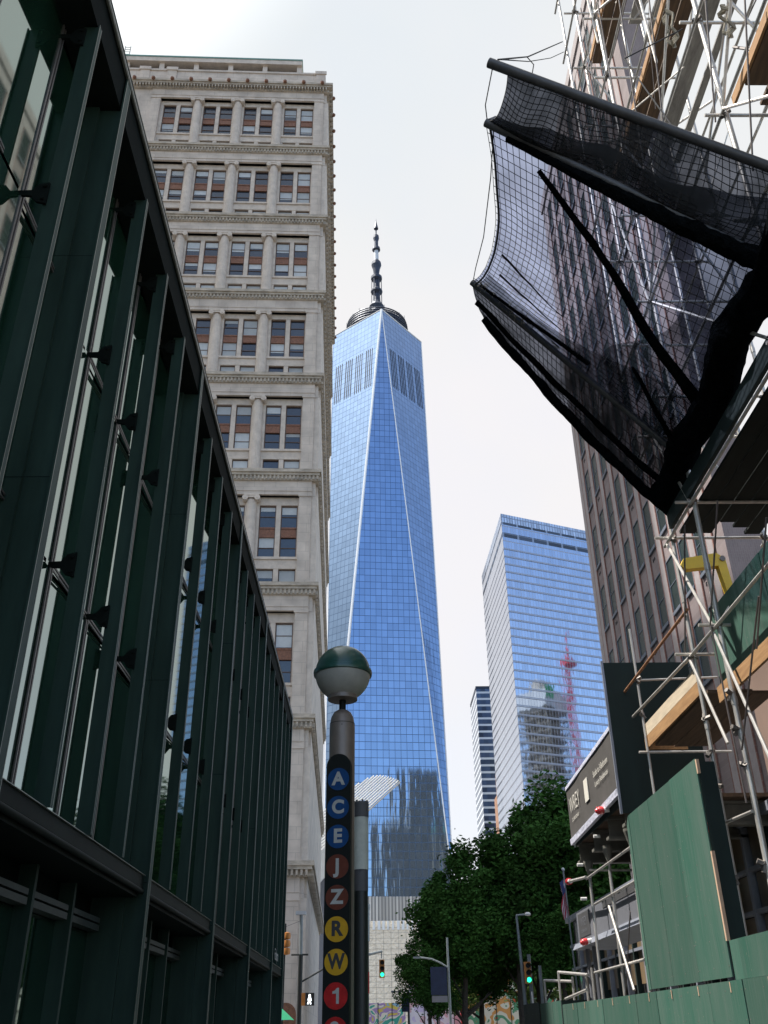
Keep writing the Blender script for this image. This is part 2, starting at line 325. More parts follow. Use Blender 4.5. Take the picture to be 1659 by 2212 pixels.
def ply_mat():
    m = bpy.data.materials.new('green_plywood'); m.use_nodes = True; t = m.node_tree; b = t.nodes['Principled BSDF']; L = t.links.new
    tcn = t.nodes.new('ShaderNodeTexCoord'); oi = t.nodes.new('ShaderNodeObjectInfo')
    def noise(sc, st, det, r, lo, hi, o0, o1):
        mp = t.nodes.new('ShaderNodeMapping'); mp.inputs['Scale'].default_value = st; L(tcn.outputs['Object'], mp.inputs[0])
        n = t.nodes.new('ShaderNodeTexNoise'); n.noise_dimensions = '4D'; n.inputs['Scale'].default_value = sc; n.inputs['Detail'].default_value = det; n.inputs['Roughness'].default_value = r
        L(mp.outputs[0], n.inputs['Vector']); w = t.nodes.new('ShaderNodeMath'); w.operation = 'MULTIPLY'; w.inputs[1].default_value = 37.0; L(oi.outputs['Random'], w.inputs[0]); L(w.outputs[0], n.inputs['W'])
        q = t.nodes.new('ShaderNodeMapRange'); q.inputs[1].default_value = lo; q.inputs[2].default_value = hi; q.inputs[3].default_value = o0; q.inputs[4].default_value = o1; L(n.outputs['Fac'], q.inputs[0]); return q.outputs[0]
    def mix(f, a, bb):
        n = t.nodes.new('ShaderNodeMix'); n.data_type = 'RGBA'; L(f, n.inputs[0])
        for i, c in ((6, a), (7, bb)):
            if isinstance(c, tuple): n.inputs[i].default_value = (*c, 1)
            else: L(c, n.inputs[i])
        return n.outputs[2]
    c = mix(noise(1.3, (2.5, 2.0, 0.35), 6, 0.6, 0.35, 0.68, 0, 1), (0.044, 0.135, 0.098), (0.088, 0.155, 0.125))      # sun bleached blotches
    c = mix(noise(5, (6, 5, 0.25), 5, 0.7, 0.50, 0.72, 0, 0.75), c, (0.125, 0.175, 0.15))                             # pale runs
    c = mix(noise(16, (5, 5, 0.22), 6, 0.75, 0.60, 0.70, 0, 0.7), c, (0.018, 0.055, 0.042))                           # dark grain checks
    c = mix(noise(26, (1, 1, 1), 2, 0.5, 0.70, 0.74, 0, 0.8), c, (0.23, 0.21, 0.16))                                  # chips to bare wood
    mo = t.nodes.new('ShaderNodeMapRange'); mo.inputs[3].default_value = 0.66; mo.inputs[4].default_value = 1.12; L(oi.outputs['Random'], mo.inputs[0])
    vm = t.nodes.new('ShaderNodeVectorMath'); vm.operation = 'SCALE'; L(c, vm.inputs[0]); L(mo.outputs[0], vm.inputs['Scale']); L(vm.outputs[0], b.inputs['Base Color'])
    b.inputs['Roughness'].default_value = 0.72; b.inputs['Specular IOR Level'].default_value = 0.25
    mp = t.nodes.new('ShaderNodeMapping'); mp.inputs['Scale'].default_value = (14, 14, 0.7); L(tcn.outputs['Object'], mp.inputs[0])
    n = t.nodes.new('ShaderNodeTexNoise'); n.inputs['Scale'].default_value = 4; n.inputs['Detail'].default_value = 5; L(mp.outputs[0], n.inputs['Vector'])
    bp = t.nodes.new('ShaderNodeBump'); bp.inputs['Strength'].default_value = 0.35; bp.inputs['Distance'].default_value = 0.012; L(n.outputs['Fac'], bp.inputs['Height']); L(bp.outputs[0], b.inputs['Normal'])
    return m
M['green_ply'] = ply_mat()
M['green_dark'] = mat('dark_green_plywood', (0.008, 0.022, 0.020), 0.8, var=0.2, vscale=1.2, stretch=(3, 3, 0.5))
M['soffit_dark'] = mat('dark_green_soffit', (0.012, 0.018, 0.016), 0.9, var=0.3, vscale=2, stretch=(6, 0.6, 6))  # near-black green boards for the underside of the long deck
M['batten'] = mat('raw_batten', (0.62, 0.42, 0.29), 0.8, var=0.2, vscale=4)
M['banner'] = mat('charcoal_banner', (0.085, 0.078, 0.074), 0.75, var=0.12, vscale=3)
M['banner_white'] = mat('banner_white_print', (0.72, 0.69, 0.62), 0.7)
M['poly'] = mat('white_poly_hem', (0.66, 0.67, 0.80), 0.5, var=0.12, vscale=6, bump=0.5, bscale=14)
M['grey_beam'] = mat('grey_steel_beam', (0.15, 0.145, 0.125), 0.75, var=0.25, vscale=3, bump=0.15)
M['red_lens'] = mat('red_lens', (0.65, 0.03, 0.035), 0.25, spec=0.7, coat=0.4)
M['white_cap'] = mat('white_cap', (0.75, 0.74, 0.72), 0.4)
M['red_brick'] = brick_mat('red_brick', (0.27, 0.085, 0.05), (0.22, 0.065, 0.04), (0.22, 0.15, 0.12), 1.0, 0.22, 0.075, 0.01, rot=(R(90), 0, R(90)))
M['shop_frame'] = mat('shop_frame', (0.30, 0.32, 0.38), 0.5, 0.3, var=0.15)
M['shop_pane'] = mat('papered_pane', (0.19, 0.135, 0.08), 0.3, spec=0.6, var=0.2, vscale=1.5, rnd=0.25)
M['shop_grey'] = mat('grey_pane', (0.10, 0.13, 0.12), 0.2, spec=0.7, var=0.2)
M['grey_sign'] = mat('grey_sign_panel', (0.17, 0.175, 0.20), 0.6, var=0.08)
M['grey_sign_d'] = mat('grey_sign_dark', (0.075, 0.075, 0.08), 0.6, var=0.1)
M['net'] = mat('net_cord', (0.016, 0.017, 0.02), 0.85)
M['net_old'] = mat('net_cord_weathered', (0.30, 0.27, 0.21), 0.9, var=0.3, vscale=20)
M['roll'] = mat('rolled_netting', (0.005, 0.006, 0.007), 1.0, var=0.5, vscale=9, bump=1.0, bscale=35, spec=0.0)
M['pole_grey'] = mat('outrigger_paint', (0.085, 0.085, 0.09), 0.5, 0.2, var=0.25, vscale=5)
M['liner'] = cloth_mesh_mat('debris_liner', (0.012, 0.014, 0.017), 0.28, (0.56, 0.61, 0.80))
M['liner_gather'] = cloth_mesh_mat('debris_liner_gathered', (0.012, 0.014, 0.016), 0.52, (0.72, 0.74, 0.76))
M['liner_dark'] = cloth_mesh_mat('debris_liner_folded', (0.013, 0.015, 0.018), 0.86, (0.55, 0.58, 0.68))
M['totem'] = mat('totem_bronze', (0.19, 0.155, 0.13), 0.42, 0.35, var=0.12, vscale=14)
M['totem_panel'] = mat('totem_black_enamel', (0.006, 0.008, 0.007), 0.55, spec=0.12)
M['globe_green'] = mat('globe_green', (0.008, 0.055, 0.040), 0.3, spec=0.5, coat=0.2, var=0.15, vscale=9)
M['globe_milk'] = mat('globe_milk', (0.29, 0.285, 0.255), 0.35, spec=0.4, var=0.10, vscale=11)
M['blue'] = mat('bullet_blue', (0.003, 0.040, 0.135), 0.5, spec=0.15, var=0.12, vscale=30)
M['brown_b'] = mat('bullet_brown', (0.10, 0.026, 0.014), 0.5, spec=0.15, var=0.12, vscale=30)
M['yellow'] = mat('bullet_yellow', (0.44, 0.25, 0.012), 0.5, spec=0.15, var=0.1, vscale=30)
M['red'] = mat('bullet_red', (0.34, 0.012, 0.012), 0.5, spec=0.15, var=0.25, vscale=25)
M['letter_w'] = mat('letter_white', (0.34, 0.34, 0.32), 0.6, spec=0.1, var=0.12, vscale=40)
M['letter_k'] = mat('letter_black', (0.01, 0.01, 0.01), 0.5)
M['post_black'] = mat('post_black', (0.010, 0.013, 0.012), 0.45)
M['post_pale'] = mat('post_pale_wrap', (0.48, 0.50, 0.45), 0.6, var=0.15, vscale=9)
M['street_grey'] = mat('street_furniture_grey', (0.22, 0.25, 0.26), 0.5, 0.4, var=0.15)
M['sig_yellow'] = mat('signal_yellow', (0.55, 0.21, 0.04), 0.5, var=0.15)
M['sig_black'] = mat('signal_black', (0.012, 0.012, 0.012), 0.6)
M['sig_green'] = emit_mat('signal_green_lit', (0.02, 0.85, 0.42), 1.0)
M['sig_white'] = emit_mat('walk_signal_lit', (0.9, 0.95, 1.0), 1.2)
M['sig_red'] = emit_mat('signal_red_lit', (0.9, 0.05, 0.08), 0.8)
M['sign_red'] = mat('sign_red', (0.45, 0.025, 0.02), 0.5)
M['navy'] = mat('navy_banner', (0.012, 0.022, 0.06), 0.7, var=0.3, vscale=3)
M['yellow_paint'] = mat('machine_yellow', (0.75, 0.50, 0.02), 0.4, var=0.1, vscale=3)
M['flag_red'] = mat('flag_red', (0.42, 0.03, 0.06), 0.8)
M['flag_white'] = mat('flag_white', (0.62, 0.58, 0.62), 0.8)
M['flag_blue'] = mat('flag_blue', (0.02, 0.035, 0.12), 0.8)
M['concrete'] = mat('raw_concrete', (0.36, 0.34, 0.31), 0.9, var=0.2, vscale=0.3)
M['crane_red'] = mat('crane_red', (0.5, 0.04, 0.05), 0.5)
M['green_net'] = mat('green_site_net', (0.03, 0.3, 0.12), 0.8)
M['dark_stone'] = grid_mat('dark_office_stone', (0.05, 0.06, 0.07), (0.46, 0.42, 0.37), 3.4, 4.0, 1.5, 0.9, rough=0.35, metal=0.1, cellvar=0.5, line_metal=0.0, line_rough=0.8)
M['gothic'] = grid_mat('cream_terracotta', (0.09, 0.09, 0.09), (0.52, 0.45, 0.36), 3.2, 3.8, 1.9, 1.3, rough=0.4, metal=0.0, cellvar=0.4, line_metal=0.0, line_rough=0.85)
M['marble'] = mat('veined_marble', (0.88, 0.75, 0.59), 0.7, var=0.16, vscale=0.5, bump=1.0, bscale=0.75)
_bm = [n for n in M['marble'].node_tree.nodes if n.type == 'BUMP'][0]; _bm.inputs['Distance'].default_value = 0.9
def mural_mat(name, cols, sc):
    m = bpy.data.materials.new(name); m.use_nodes = True; t = m.node_tree; b = t.nodes['Principled BSDF']; L = t.links.new
    tcn = t.nodes.new('ShaderNodeTexCoord'); n = t.nodes.new('ShaderNodeTexNoise'); n.inputs['Scale'].default_value = sc; n.inputs['Detail'].default_value = 1.5; n.inputs['Distortion'].default_value = 1.6
    L(tcn.outputs['Object'], n.inputs['Vector'])
    cr = t.nodes.new('ShaderNodeValToRGB'); cr.color_ramp.interpolation = 'CONSTANT'
    el = cr.color_ramp.elements
    for i, c in enumerate(cols):
        p = 0.3+0.4*i/len(cols)
        e = el[i] if i < 2 else el.new(p)
        e.position = p if i else 0.0; e.color = (*c, 1)
    L(n.outputs['Fac'], cr.inputs[0]); L(cr.outputs[0], b.inputs['Base Color']); b.inputs['Roughness'].default_value = 0.7; return m
M['mural_a'] = mural_mat('mural_teal_mix', [(0.05, 0.35, 0.28), (0.7, 0.7, 0.6), (0.35, 0.25, 0.5), (0.6, 0.5, 0.1), (0.25, 0.45, 0.6)], 0.45)
M['mural_b'] = mural_mat('mural_lilac_mix', [(0.62, 0.55, 0.78), (0.75, 0.72, 0.8), (0.7, 0.45, 0.5), (0.65, 0.6, 0.75), (0.75, 0.55, 0.4)], 0.22)
M['mural_c'] = mural_mat('mural_orange_mix', [(0.55, 0.1, 0.04), (0.1, 0.3, 0.15), (0.7, 0.65, 0.5), (0.65, 0.3, 0.08), (0.3, 0.35, 0.1)], 0.3)
M['umb_pink'] = mat('umbrella_pink', (0.6, 0.12, 0.22), 0.7)
M['umb_blue'] = mat('umbrella_blue', (0.04, 0.09, 0.4), 0.7)
M['umb_green'] = mat('umbrella_green', (0.02, 0.32, 0.14), 0.7)
M['umb_white'] = mat('umbrella_lilac', (0.4, 0.4, 0.62), 0.7)

# ------------------------------------------------------------ ground and streets
g = MB().quad((-2500, -1500, 0), (2500, -1500, 0), (2500, 3500, 0), (-2500, 3500, 0)).build('ground', M['asphalt']); tag(g, kind='structure')
g = MB().box(-5.9, -1.4, -40, 58, 0.004, 0.15).build('sidewalk_left', M['pave']); tag(g, kind='structure')
g = MB().box(4.0, 12.2, -40, 58, 0.004, 0.15).build('sidewalk_right', M['pave']); tag(g, kind='structure')
g = MB().box(-60, -3.2, 86, 160, 0.004, 0.15).build('sidewalk_far', M['pave']); tag(g, kind='structure')
mk = MB()
for i in range(9): mk.quad((-1.1+i*0.55, 58.6, 0.006), (-0.8+i*0.55, 58.6, 0.006), (-0.8+i*0.55, 61.8, 0.006), (-1.1+i*0.55, 61.8, 0.006))
tag(mk.build('crosswalk', M['paint']), kind='structure')

# ------------------------------------------------------------ green steel and glass transit hall (left)
hall = thing('transit_hall', 'dark green steel and glass hall with tall fins filling the left edge', 'building', (-5.4, 28, 0))
XF, XG, Y0, Y1 = -5.02, -5.75, -6.0, 58.0
MAJ = [12.62+9.65*k for k in range(-2, 5)] + [57.6]
MIN = []
for k in range(-2, 5):
    for o in (2.32, 4.68, 7.08):
        y = 12.62+9.65*k+o
        if y < 57: MIN.append(10.8 if abs(y-10.05) < 0.1 else y)
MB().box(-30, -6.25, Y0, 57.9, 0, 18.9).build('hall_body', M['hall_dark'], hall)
MB().box(-30, XF-0.02, Y0, Y1, 18.95, 19.2).box(-5.75, XF-0.03, Y0, Y1, 18.1, 18.95).build('roof', M['hall_dark'], hall)
MB().box(XF-0.02, XF+0.03, Y0, Y1+0.05, 18.98, 19.24).build('roof_edge', M['hall_beam'], hall)
MB().box(XF+0.031, XF+0.045, Y0, Y1+0.05, 19.03, 19.07).box(XF+0.0, XF+0.045, Y0, Y1+0.06, 18.965, 18.978).build('roof_trim', M['hall_edge'], hall)
for y in MAJ:
    MB().box(-6.2, XF, y-0.03, y+0.03, 0, 18.96).box(XF, XF+0.03, y-0.13, y+0.13, 0, 18.96).box(-6.2, XF-0.45, y-0.12, y-0.03, 0, 18.9).build('major_fin', M['hall_steel'], hall)
    for zj in (4.6, 9.3, 14.0): MB().box(-5.9, XF-0.01, y-0.1222, y-0.1205, zj, zj+0.012).build('splice_joint', M['hall_dark'], hall)
    MB().box(XF+0.0305, XF+0.034, y-0.13, y-0.115, 0, 18.96).box(XF+0.0305, XF+0.034, y+0.112, y+0.13, 0, 18.96).build('fin_edge', M['hall_edge'], hall)
def fin(y):
    f = MB().box(-5.30, XF, y-0.018, y+0.018, 4.76, 18.1).box(XF, XF+0.02, y-0.06, y+0.06, 4.76, 18.1).build('fin', M['hall_steel'], hall)
    MB().box(XF+0.0205, XF+0.023, y-0.06, y-0.052, 4.76, 18.1).box(XF+0.0205, XF+0.023, y+0.048, y+0.06, 4.76, 18.1).build('fin_trim', M['hall_edge'], f)
    for z in (8.94, 13.65, 17.75):
        bk = MB().prism([(-5.24, y-0.03, z-0.24), (-5.24, y-0.03, z+0.24), (-5.40, y-0.03, z+0.20), (-5.50, y-0.03, z+0.06), (-5.72, y-0.03, z+0.05), (-5.72, y-0.03, z-0.05), (-5.50, y-0.03, z-0.07), (-5.40, y-0.03, z-0.2)], (0, -0.045, 0))
        for dz in (-0.14, 0.14): bk.tube((-5.30, y-0.075, z+dz), (-5.30, y-0.11, z+dz), 0.035, 6)
        bk.build('bracket', M['hall_dark'], f)
for y in MIN:
    if y > -2: fin(y)
ALL = sorted([y for y in MAJ+MIN if y > -4])
ZR = [4.78, 8.94, 13.65, 18.1]
fr = MB()
for a, b in zip(ALL, ALL[1:]):
    for z0, z1 in zip(ZR, ZR[1:]):
        t1, t2 = random.uniform(-.006, .006), random.uniform(-.008, .008)
        sk = 0.022*(b-a)
        MB().quad((XG-t1-t2-sk, a+0.02, z0+0.04), (XG-t1+t2+sk, b-0.02, z0+0.04), (XG+t1+t2+sk, b-0.02, z1-0.04), (XG+t1-t2-sk, a+0.02, z1-0.04)).build('glass_pane', M['hall_glass'], hall)
for i, y in enumerate(ALL):
    if y in MAJ: continue
    m_ = MB().box(XG+0.065, XG+0.09, y-0.07, y-0.025, ZR[0], ZR[-1]).box(XG+0.065, XG+0.09, y+0.025, y+0.07, ZR[0], ZR[-1]).box(XG+0.06, XG+0.07, y-0.025, y+0.025, ZR[0], ZR[-1])
    for z in ZR[1:3]:
        m_.box(XG+0.064, XG+0.088, y+0.07, y+2.25, z-0.06, z-0.02).box(XG+0.064, XG+0.088, y+0.07, y+2.25, z+0.02, z+0.06)
    m_.build('mullion', M['hall_frame'], hall)
for a, b in zip(MAJ, MAJ[1:]):
    if b < 0: continue
    tb = MB().box(-5.75, -5.10, a+0.14, b-0.14, 4.48, 4.74)
    tb.tube((-5.12, a+0.14, 4.42), (-5.12, b-0.14, 4.42), 0.06, 12); tb.box(-6.2, -5.2, a+0.14, b-0.14, 4.30, 4.40)
    tb.build('transom_beam', M['hall_beam'], hall, smooth=True)
    MB().box(-5.105, -5.06, a+0.14, b-0.14, 4.74, 4.752).build('transom_trim', M['hall_edge'], hall)
    n = 4; w = (b-a)/n
    for k in range(n):
        y = a+k*w
        MB().box(-6.2, -5.95, y+0.15, y+w-0.15, 3.62, 3.74).box(-6.2, -5.95, y+0.15, y+w-0.15, 3.78, 3.88).build('vent_strip', M['vent_metal'], hall)
        MB().quad((-6.2, y+0.05, 0.1), (-6.2, y+w-0.05, 0.1), (-6.2, y+w-0.05, 3.6), (-6.2, y+0.05, 3.6)).build('shop_glass', M['hall_glass'], hall)
        if k: MB().box(-6.2, -5.9, y-0.06, y+0.06, 0, 4.3).build('storefront_post', M['hall_steel'], hall)
lt = text_mesh('Fulton', 0.75, 0.004)
MB().mesh(lt, frame_mat((XF+0.02, 53.4, 5.15), (0, 1, 0), (0, 0, 1))).build('lettering', M['letter_w'], hall)

# ------------------------------------------------------------ limestone office block across the avenue
XO = Matrix.Translation((-5.85, 90, 0)) @ Matrix.Rotation(R(1.75), 4, 'Z')
off = thing('stone_office_building', 'pale limestone office block with stacked tiers of columns behind the green hall', 'building', (-5.85, 90, 0))
def mb(): return MB(XO)
TIERS = [124.46, 111.1, 97.45, 84.05, 70.9, 57.3, 43.25, 29.0, 15.3]
BOT = TIERS[1:]+[0]
NB = [4, 4, 4, 4, 3, 3, 2, 2, 1]
mb().box(-46, -0.12, 1.2, 58, 0, 124).box(-46, -25.9, 0.15, 1.2, 0, 124).build('wall', M['stone'], off)
XC = [-4.4, -10.3, -16.2, -22.0]
XCOL = [-7.45, -13.3, -19.15]
for ti, (T, B) in enumerate(zip(TIERS, BOT)):
    sc = (T-B)/13.7 if ti < 8 else 1.0
    big = ti in (0, 8)
    e = 0.25 if big else 0.0
    cz = T-1.2*min(1, sc)
    cn = mb().box(-46.3, 0.30+e, -0.62-e, 58.6, T-0.42, T).box(-46.2, 0.12+e, -0.45-e, 58.4, T-0.72, T-0.42).box(-46.1, 0.02, -0.22, 58.2, cz-0.10, T-0.72)
    x = -30.0 if ti < 3 else -24.0
    while x < -0.1:
        cn.box(x, x+0.20, -0.40-e, -0.22, cz-0.02, T-0.74); x += 0.44
    y = 0.0
    while y < 57:
        cn.box(0.02, 0.24+e, y, y+0.25, cz, T-0.74); y += 0.9
    cn.build('cornice', M['stone_stain'], off)
    mb().box(-25.9, -0.75, 0.0, 1.2, T-3.05, cz-0.1).box(-25.9, -0.70, -0.07, 0.0, T-2.62, T-2.48).box(-25.9, -0.35, 0.3, 1.2, T-3.05, cz-0.1).build('frieze', M['stone'], off)
    for (a, b_) in ((-2.12, -0.80), (-25.85, -24.55)):
        mb().box(a, b_, 0, 1.2, B, T-3.05).box(a-0.1, b_+0.1, -0.10, 0, T-3.3, T-3.052).box(a-0.12, b_+0.12, -0.12, 0, B, B+0.35).box(b_-0.22, b_-0.16, -0.03, 0, B+0.4, T-3.4).build('pilaster', M['stone'], off)
    mb().box(-0.8, -0.12, 0.35, 1.2, B, T-3.05).build('corner_return', M['stone_trim'], off)
    nb = NB[ti]
    lw_b, lw_t = B+0.12, B+0.12+1.95*sc            # low window row
    w_b, w_t = T-10.3*sc, T-3.95*sc
    s_b, s_t = T-7.85*sc, T-6.62*sc
    if ti == 8: lw_b = lw_t = 2.0
    wl = mb()
    xl = XC[nb-1]-2.95
    wl.box(xl, -2.12, 0.72, 1.2, w_t, T-3.05).box(xl, -2.12, 0.70, 1.2, lw_t, w_b-0.28).box(xl, -2.12, 0.72, 1.2, B, lw_b)
    wl.box(xl, -2.12, 0.52, 1.2, w_b-0.28, w_b)
    for i in range(nb):
        c = XC[i]
        edges = [(c-2.95, c-2.12), (c-0.27, c+0.27), (c+2.12, min(c+2.95, -2.12))]
        for a, b_ in edges:
            wl.box(a, b_, 0.74, 1.2, w_b, w_t); wl.box(a, b_, 0.74, 1.2, lw_b, lw_t)
    wl.build('window_wall', M['stone_trim'], off)
    for i in range(nb):
        c = XC[i]
        for sgn in (-1, 1):
            a, b_ = (c-2.12, c-0.27) if sgn < 0 else (c+0.27, c+2.12)
            zm1, zm2 = (w_b+s_b)/2, (s_t+w_t)/2
            wf = mb().box(a, a+0.10, 0.92, 1.15, w_b, w_t).box(b_-0.10, b_, 0.92, 1.15, w_b, w_t).box(a+0.1, b_-0.1, 0.92, 1.15, w_t-0.14, w_t).box(a+0.1, b_-0.1, 0.92, 1.15, w_b, w_b+0.09)
            wf.box(a+0.1, b_-0.1, 0.98, 1.15, zm1-0.04, zm1+0.04).box(a+0.1, b_-0.1, 0.98, 1.15, zm2-0.04, zm2+0.04)
            w_ = wf.build('window', M['bronze_frame'], off)
            t = random.uniform(-.012, .012)
            mb().quad((a+0.1, 1.06+t, w_b), (b_-0.1, 1.06-t, w_b), (b_-0.1, 1.06-t, s_b), (a+0.1, 1.06+t, s_b)).quad((a+0.1, 1.06-t, s_t), (b_-0.1, 1.06+t, s_t), (b_-0.1, 1.06+t, w_t), (a+0.1, 1.06-t, w_t)).build('pane', M['pane'], w_)
            mb().box(a+0.1, b_-0.1, 0.90, 1.15, s_b, s_t).box(a+0.1, b_-0.1, 0.84, 0.9, s_b, s_b+0.14).box(a+0.1, b_-0.1, 0.84, 0.9, s_t-0.2, s_t).build('spandrel', M['bronze'], w_)
            for lo, hi in ((w_b+0.09, s_b), (s_t, w_t-0.14)):
                if random.random() < 0.72:
                    h = (hi-lo)*random.choice((0.2, 0.35, 0.5, 0.5, 0.62, 0.95))
                    mb().quad((a+0.12, 1.03, hi-h), (b_-0.12, 1.03, hi-h), (b_-0.12, 1.03, hi), (a+0.12, 1.03, hi)).build('blind', M['blind'], w_)
            if ti < 8:
                lf = mb().box(a, a+0.08, 0.92, 1.15, lw_b, lw_t).box(b_-0.08, b_, 0.92, 1.15, lw_b, lw_t).box(a+0.08, b_-0.08, 0.92, 1.15, lw_t-0.1, lw_t).build('low_window', M['bronze_frame'], off)
                mb().quad((a+0.08, 1.06, lw_b), (b_-0.08, 1.06, lw_b), (b_-0.08, 1.06, lw_t), (a+0.08, 1.06, lw_t)).build('pane', M['pane'], lf)
                if random.random() < 0.7:
                    h = (lw_t-lw_b)*random.choice((0.5, 0.7, 1.0))
                    mb().quad((a+0.09, 1.03, lw_t-h), (b_-0.09, 1.03, lw_t-h), (b_-0.09, 1.03, lw_t-0.1), (a+0.09, 1.03, lw_t-0.1)).build('blind', M['blind'], lf)
    for xc in XCOL[:nb if nb < 4 else 3]:
        c0 = mb(); r0 = 0.66; zt = T-3.62
        prof = [(0.86, B), (0.86, B+0.28), (0.78, B+0.30), (0.80, B+0.5), (0.68, B+0.6)]
        c0.lathe((xc, 0.55, 0), prof, 24)
        nfl = 20; vs = []; fs = []
        for zz, rr in ((B+0.6, r0), (B+4, r0), (zt, r0*0.86)):
            for k in range(nfl*2):
                t = math.pi*k/nfl; q = rr*(1.0 if k % 2 else 0.955); vs.append((xc+q*math.cos(t), 0.55+q*math.sin(t), zz))
        nn = nfl*2
        for i in range(2):
            for k in range(nn): fs.append((i*nn+k, i*nn+(k+1) % nn, (i+1)*nn+(k+1) % nn, (i+1)*nn+k))
        c0.add(vs, fs)
        col = c0.build('column', M['stone_trim'], off)
        cp = mb().box(xc-0.82, xc+0.82, -0.18, 1.2, T-3.25, T-3.052)
        cp.box(xc-0.6, xc+0.6, -0.12, 1.2, T-3.5, T-3.25)
        for sx in (-0.68, 0.68):
            cp.tube((xc+sx, -0.2, T-3.52), (xc+sx, 1.0, T-3.52), 0.32, 12); cp.tube((xc+sx, -0.25, T-3.52), (xc+sx, -0.2, T-3.52), 0.10, 8)
        cp.build('capital', M['stone_trim'], col)
hd = mb()
for k in range(11):
    hd.lathe((-1.0-2.75*k, -1.05, 124.2), [(0.05, -0.3), (0.26, -0.15), (0.3, 0.1), (0.12, 0.32)], 8)
for k in range(20):
    hd.lathe((0.62, 1.5+2.9*k, 124.1), [(0.05, -0.3), (0.26, -0.15), (0.3, 0.1), (0.12, 0.32)], 8)
hd.build('lion_heads', M['bronze'], off)
at = mb().box(-46, -0.75, 0.25, 57.4, 124.46, 127.6).box(-46.1, -0.6, 0.1, 57.5, 127.6, 128.0)
for x in (-2.0, -24.2, -28.2): at.box(x, x+1.4, 0.05, 0.25, 124.46, 127.6).box(x-0.15, x+1.55, -0.1, 0.1, 127.55, 128.2)
at.build('parapet', M['stone'], off)
ph = mb().box(-46, -4.2, -0.25, 50, 129.3, 130.2)
for k in range(8): ph.box(-4.95-5.15*k, -4.25-5.15*k, 0.15, 0.6, 128.0, 129.3)
ph.build('penthouse', M['stone_trim'], off)
mb().box(-45, -4.3, 1.0, 49, 128.0, 129.3).build('penthouse_opening', M['dark'], off)
mb().box(-46, -4.1, -0.35, 50.1, 130.2, 130.45).build('penthouse_eave', M['patina'], off)
ld = mb()
for x in (-31.2, -30.4): ld.tube((x, 0.4, 130.4), (x, 0.4, 133.4), 0.07, 6)
for k in range(5): ld.tube((-31.2, 0.4, 131+0.55*k), (-30.4, 0.4, 131+0.55*k), 0.05, 5)
ld.build('roof_ladder', M['grey_board'], off)
ar = mb()
arc = [(-1.6+0.9*math.cos(t), 0.0, 3.0+0.9*math.sin(t)) for t in [math.pi*k/10 for k in range(11)]]
ar.prism([(-0.7, -0.08, 0.2)]+[(a, -0.08, c) for a, _, c in arc]+[(-2.5, -0.08, 0.2)], (0, 0.06, 0))
ar.build('arched_door', M['bronze'], off)

# ------------------------------------------------------------ the tapering glass skyscraper
wx, wy, ROT = 5.06, 500.0, R(5.3)
wtc = thing('glass_skyscraper', 'tallest blue glass tower with chamfered triangular sides and a dark spire', 'skyscraper', (wx, wy, 0))
def az(a, r, z): return Vector((wx+r*math.sin(a), wy-r*math.cos(a), z))
HB, HT, RB, RT = 57.0, 417.5, 43.9, 30.6
bc = [az(ROT+R(45+90*k), RB, HB) for k in range(-2, 2)]     # bc[1] left (-45), bc[2] right (+45)
bc = {k: az(ROT+R(45+90*k), RB, HB) for k in range(-2, 3)}
tcn_ = {k: az(ROT+R(90*k), RT, HT) for k in range(-2, 3)}
def facet(p):
    c = sum(p, Vector())/3; hor = None
    for i in range(3):
        e = p[(i+1) % 3]-p[i]
        if abs(e.z) < 1e-3: hor = e.normalized()
    o = p[0]; n = (p[1]-p[0]).cross(p[2]-p[0]).normalized(); upv = n.cross(hor).normalized()
    if upv.z < 0: upv = -upv
    uv = [((q-o).dot(hor)+200, q.z) for q in p]
    m_ = MB(); m_.add(p, [(0, 1, 2)], [uv])
    return m_.build('glass_facet', M['wtc_glass'], wtc), o, hor, upv, n
for k in range(-2, 2):
    facet([bc[k-1] if k > -2 else bc[2-1], bc[k] if k > -2 else bc[-2], tcn_[k]])
for k in range(-2, 2):
    f_, o, hor, upv, n = facet([bc[k], tcn_[k+1], tcn_[k]])
    if k in (-1, 0):
        if n.y > 0: n = -n
        mid = (tcn_[k]+tcn_[k+1])/2; L_ = MB()
        e = (tcn_[k+1]-tcn_[k]).normalized(); dn = (bc[k]-mid).normalized()
        for g_ in range(4):
            for q in range(4):
                s_ = -15.6+8.6*g_+q*1.65
                base = mid+e*s_+dn*30
                a_ = base+n*0.12
                L_.quad(a_-e*0.25, a_+e*0.25, a_+e*0.25+dn*32, a_-e*0.25+dn*32)
        L_.build('louvre_slits', M['dark'], wtc)
for k in (-1, 0):
    MB().tube(bc[k], tcn_[0], 0.75 if k == -1 else 0.34, 6).build('corner_edge', M['steel_edge'], wtc)
MB().tube(bc[-1], tcn_[-1], 0.35, 6).build('corner_edge', M['steel_edge'], wtc)
MB().tube(bc[0], tcn_[1], 0.35, 6).build('corner_edge', M['steel_edge'], wtc)
pd = MB(); zs = (0, HB)
for k in range(-2, 2):
    a, b_ = bc[k-1] if k > -2 else bc[1], bc[k] if k > -2 else bc[-2]
    a0, b0 = Vector((a.x, a.y, 0)), Vector((b_.x, b_.y, 0)); w = (b0-a0).length
    pd.add([a0, b0, b_, a], [(0, 1, 2, 3)], [[(0, 0), (w, 0), (w, HB), (0, HB)]])
pd.build('podium', M['wtc_podium'], wtc)
pt = MB()
for k in range(-2, 2): pt.tube(tcn_[k], tcn_[k+1], 0.45, 6)
pt.build('parapet', M['steel_edge'], wtc)
MB().add([tcn_[k] for k in range(-2, 2)], [(0, 1, 2, 3)]).build('roof', M['mast'], wtc)
rg = MB(); RR = 21.0
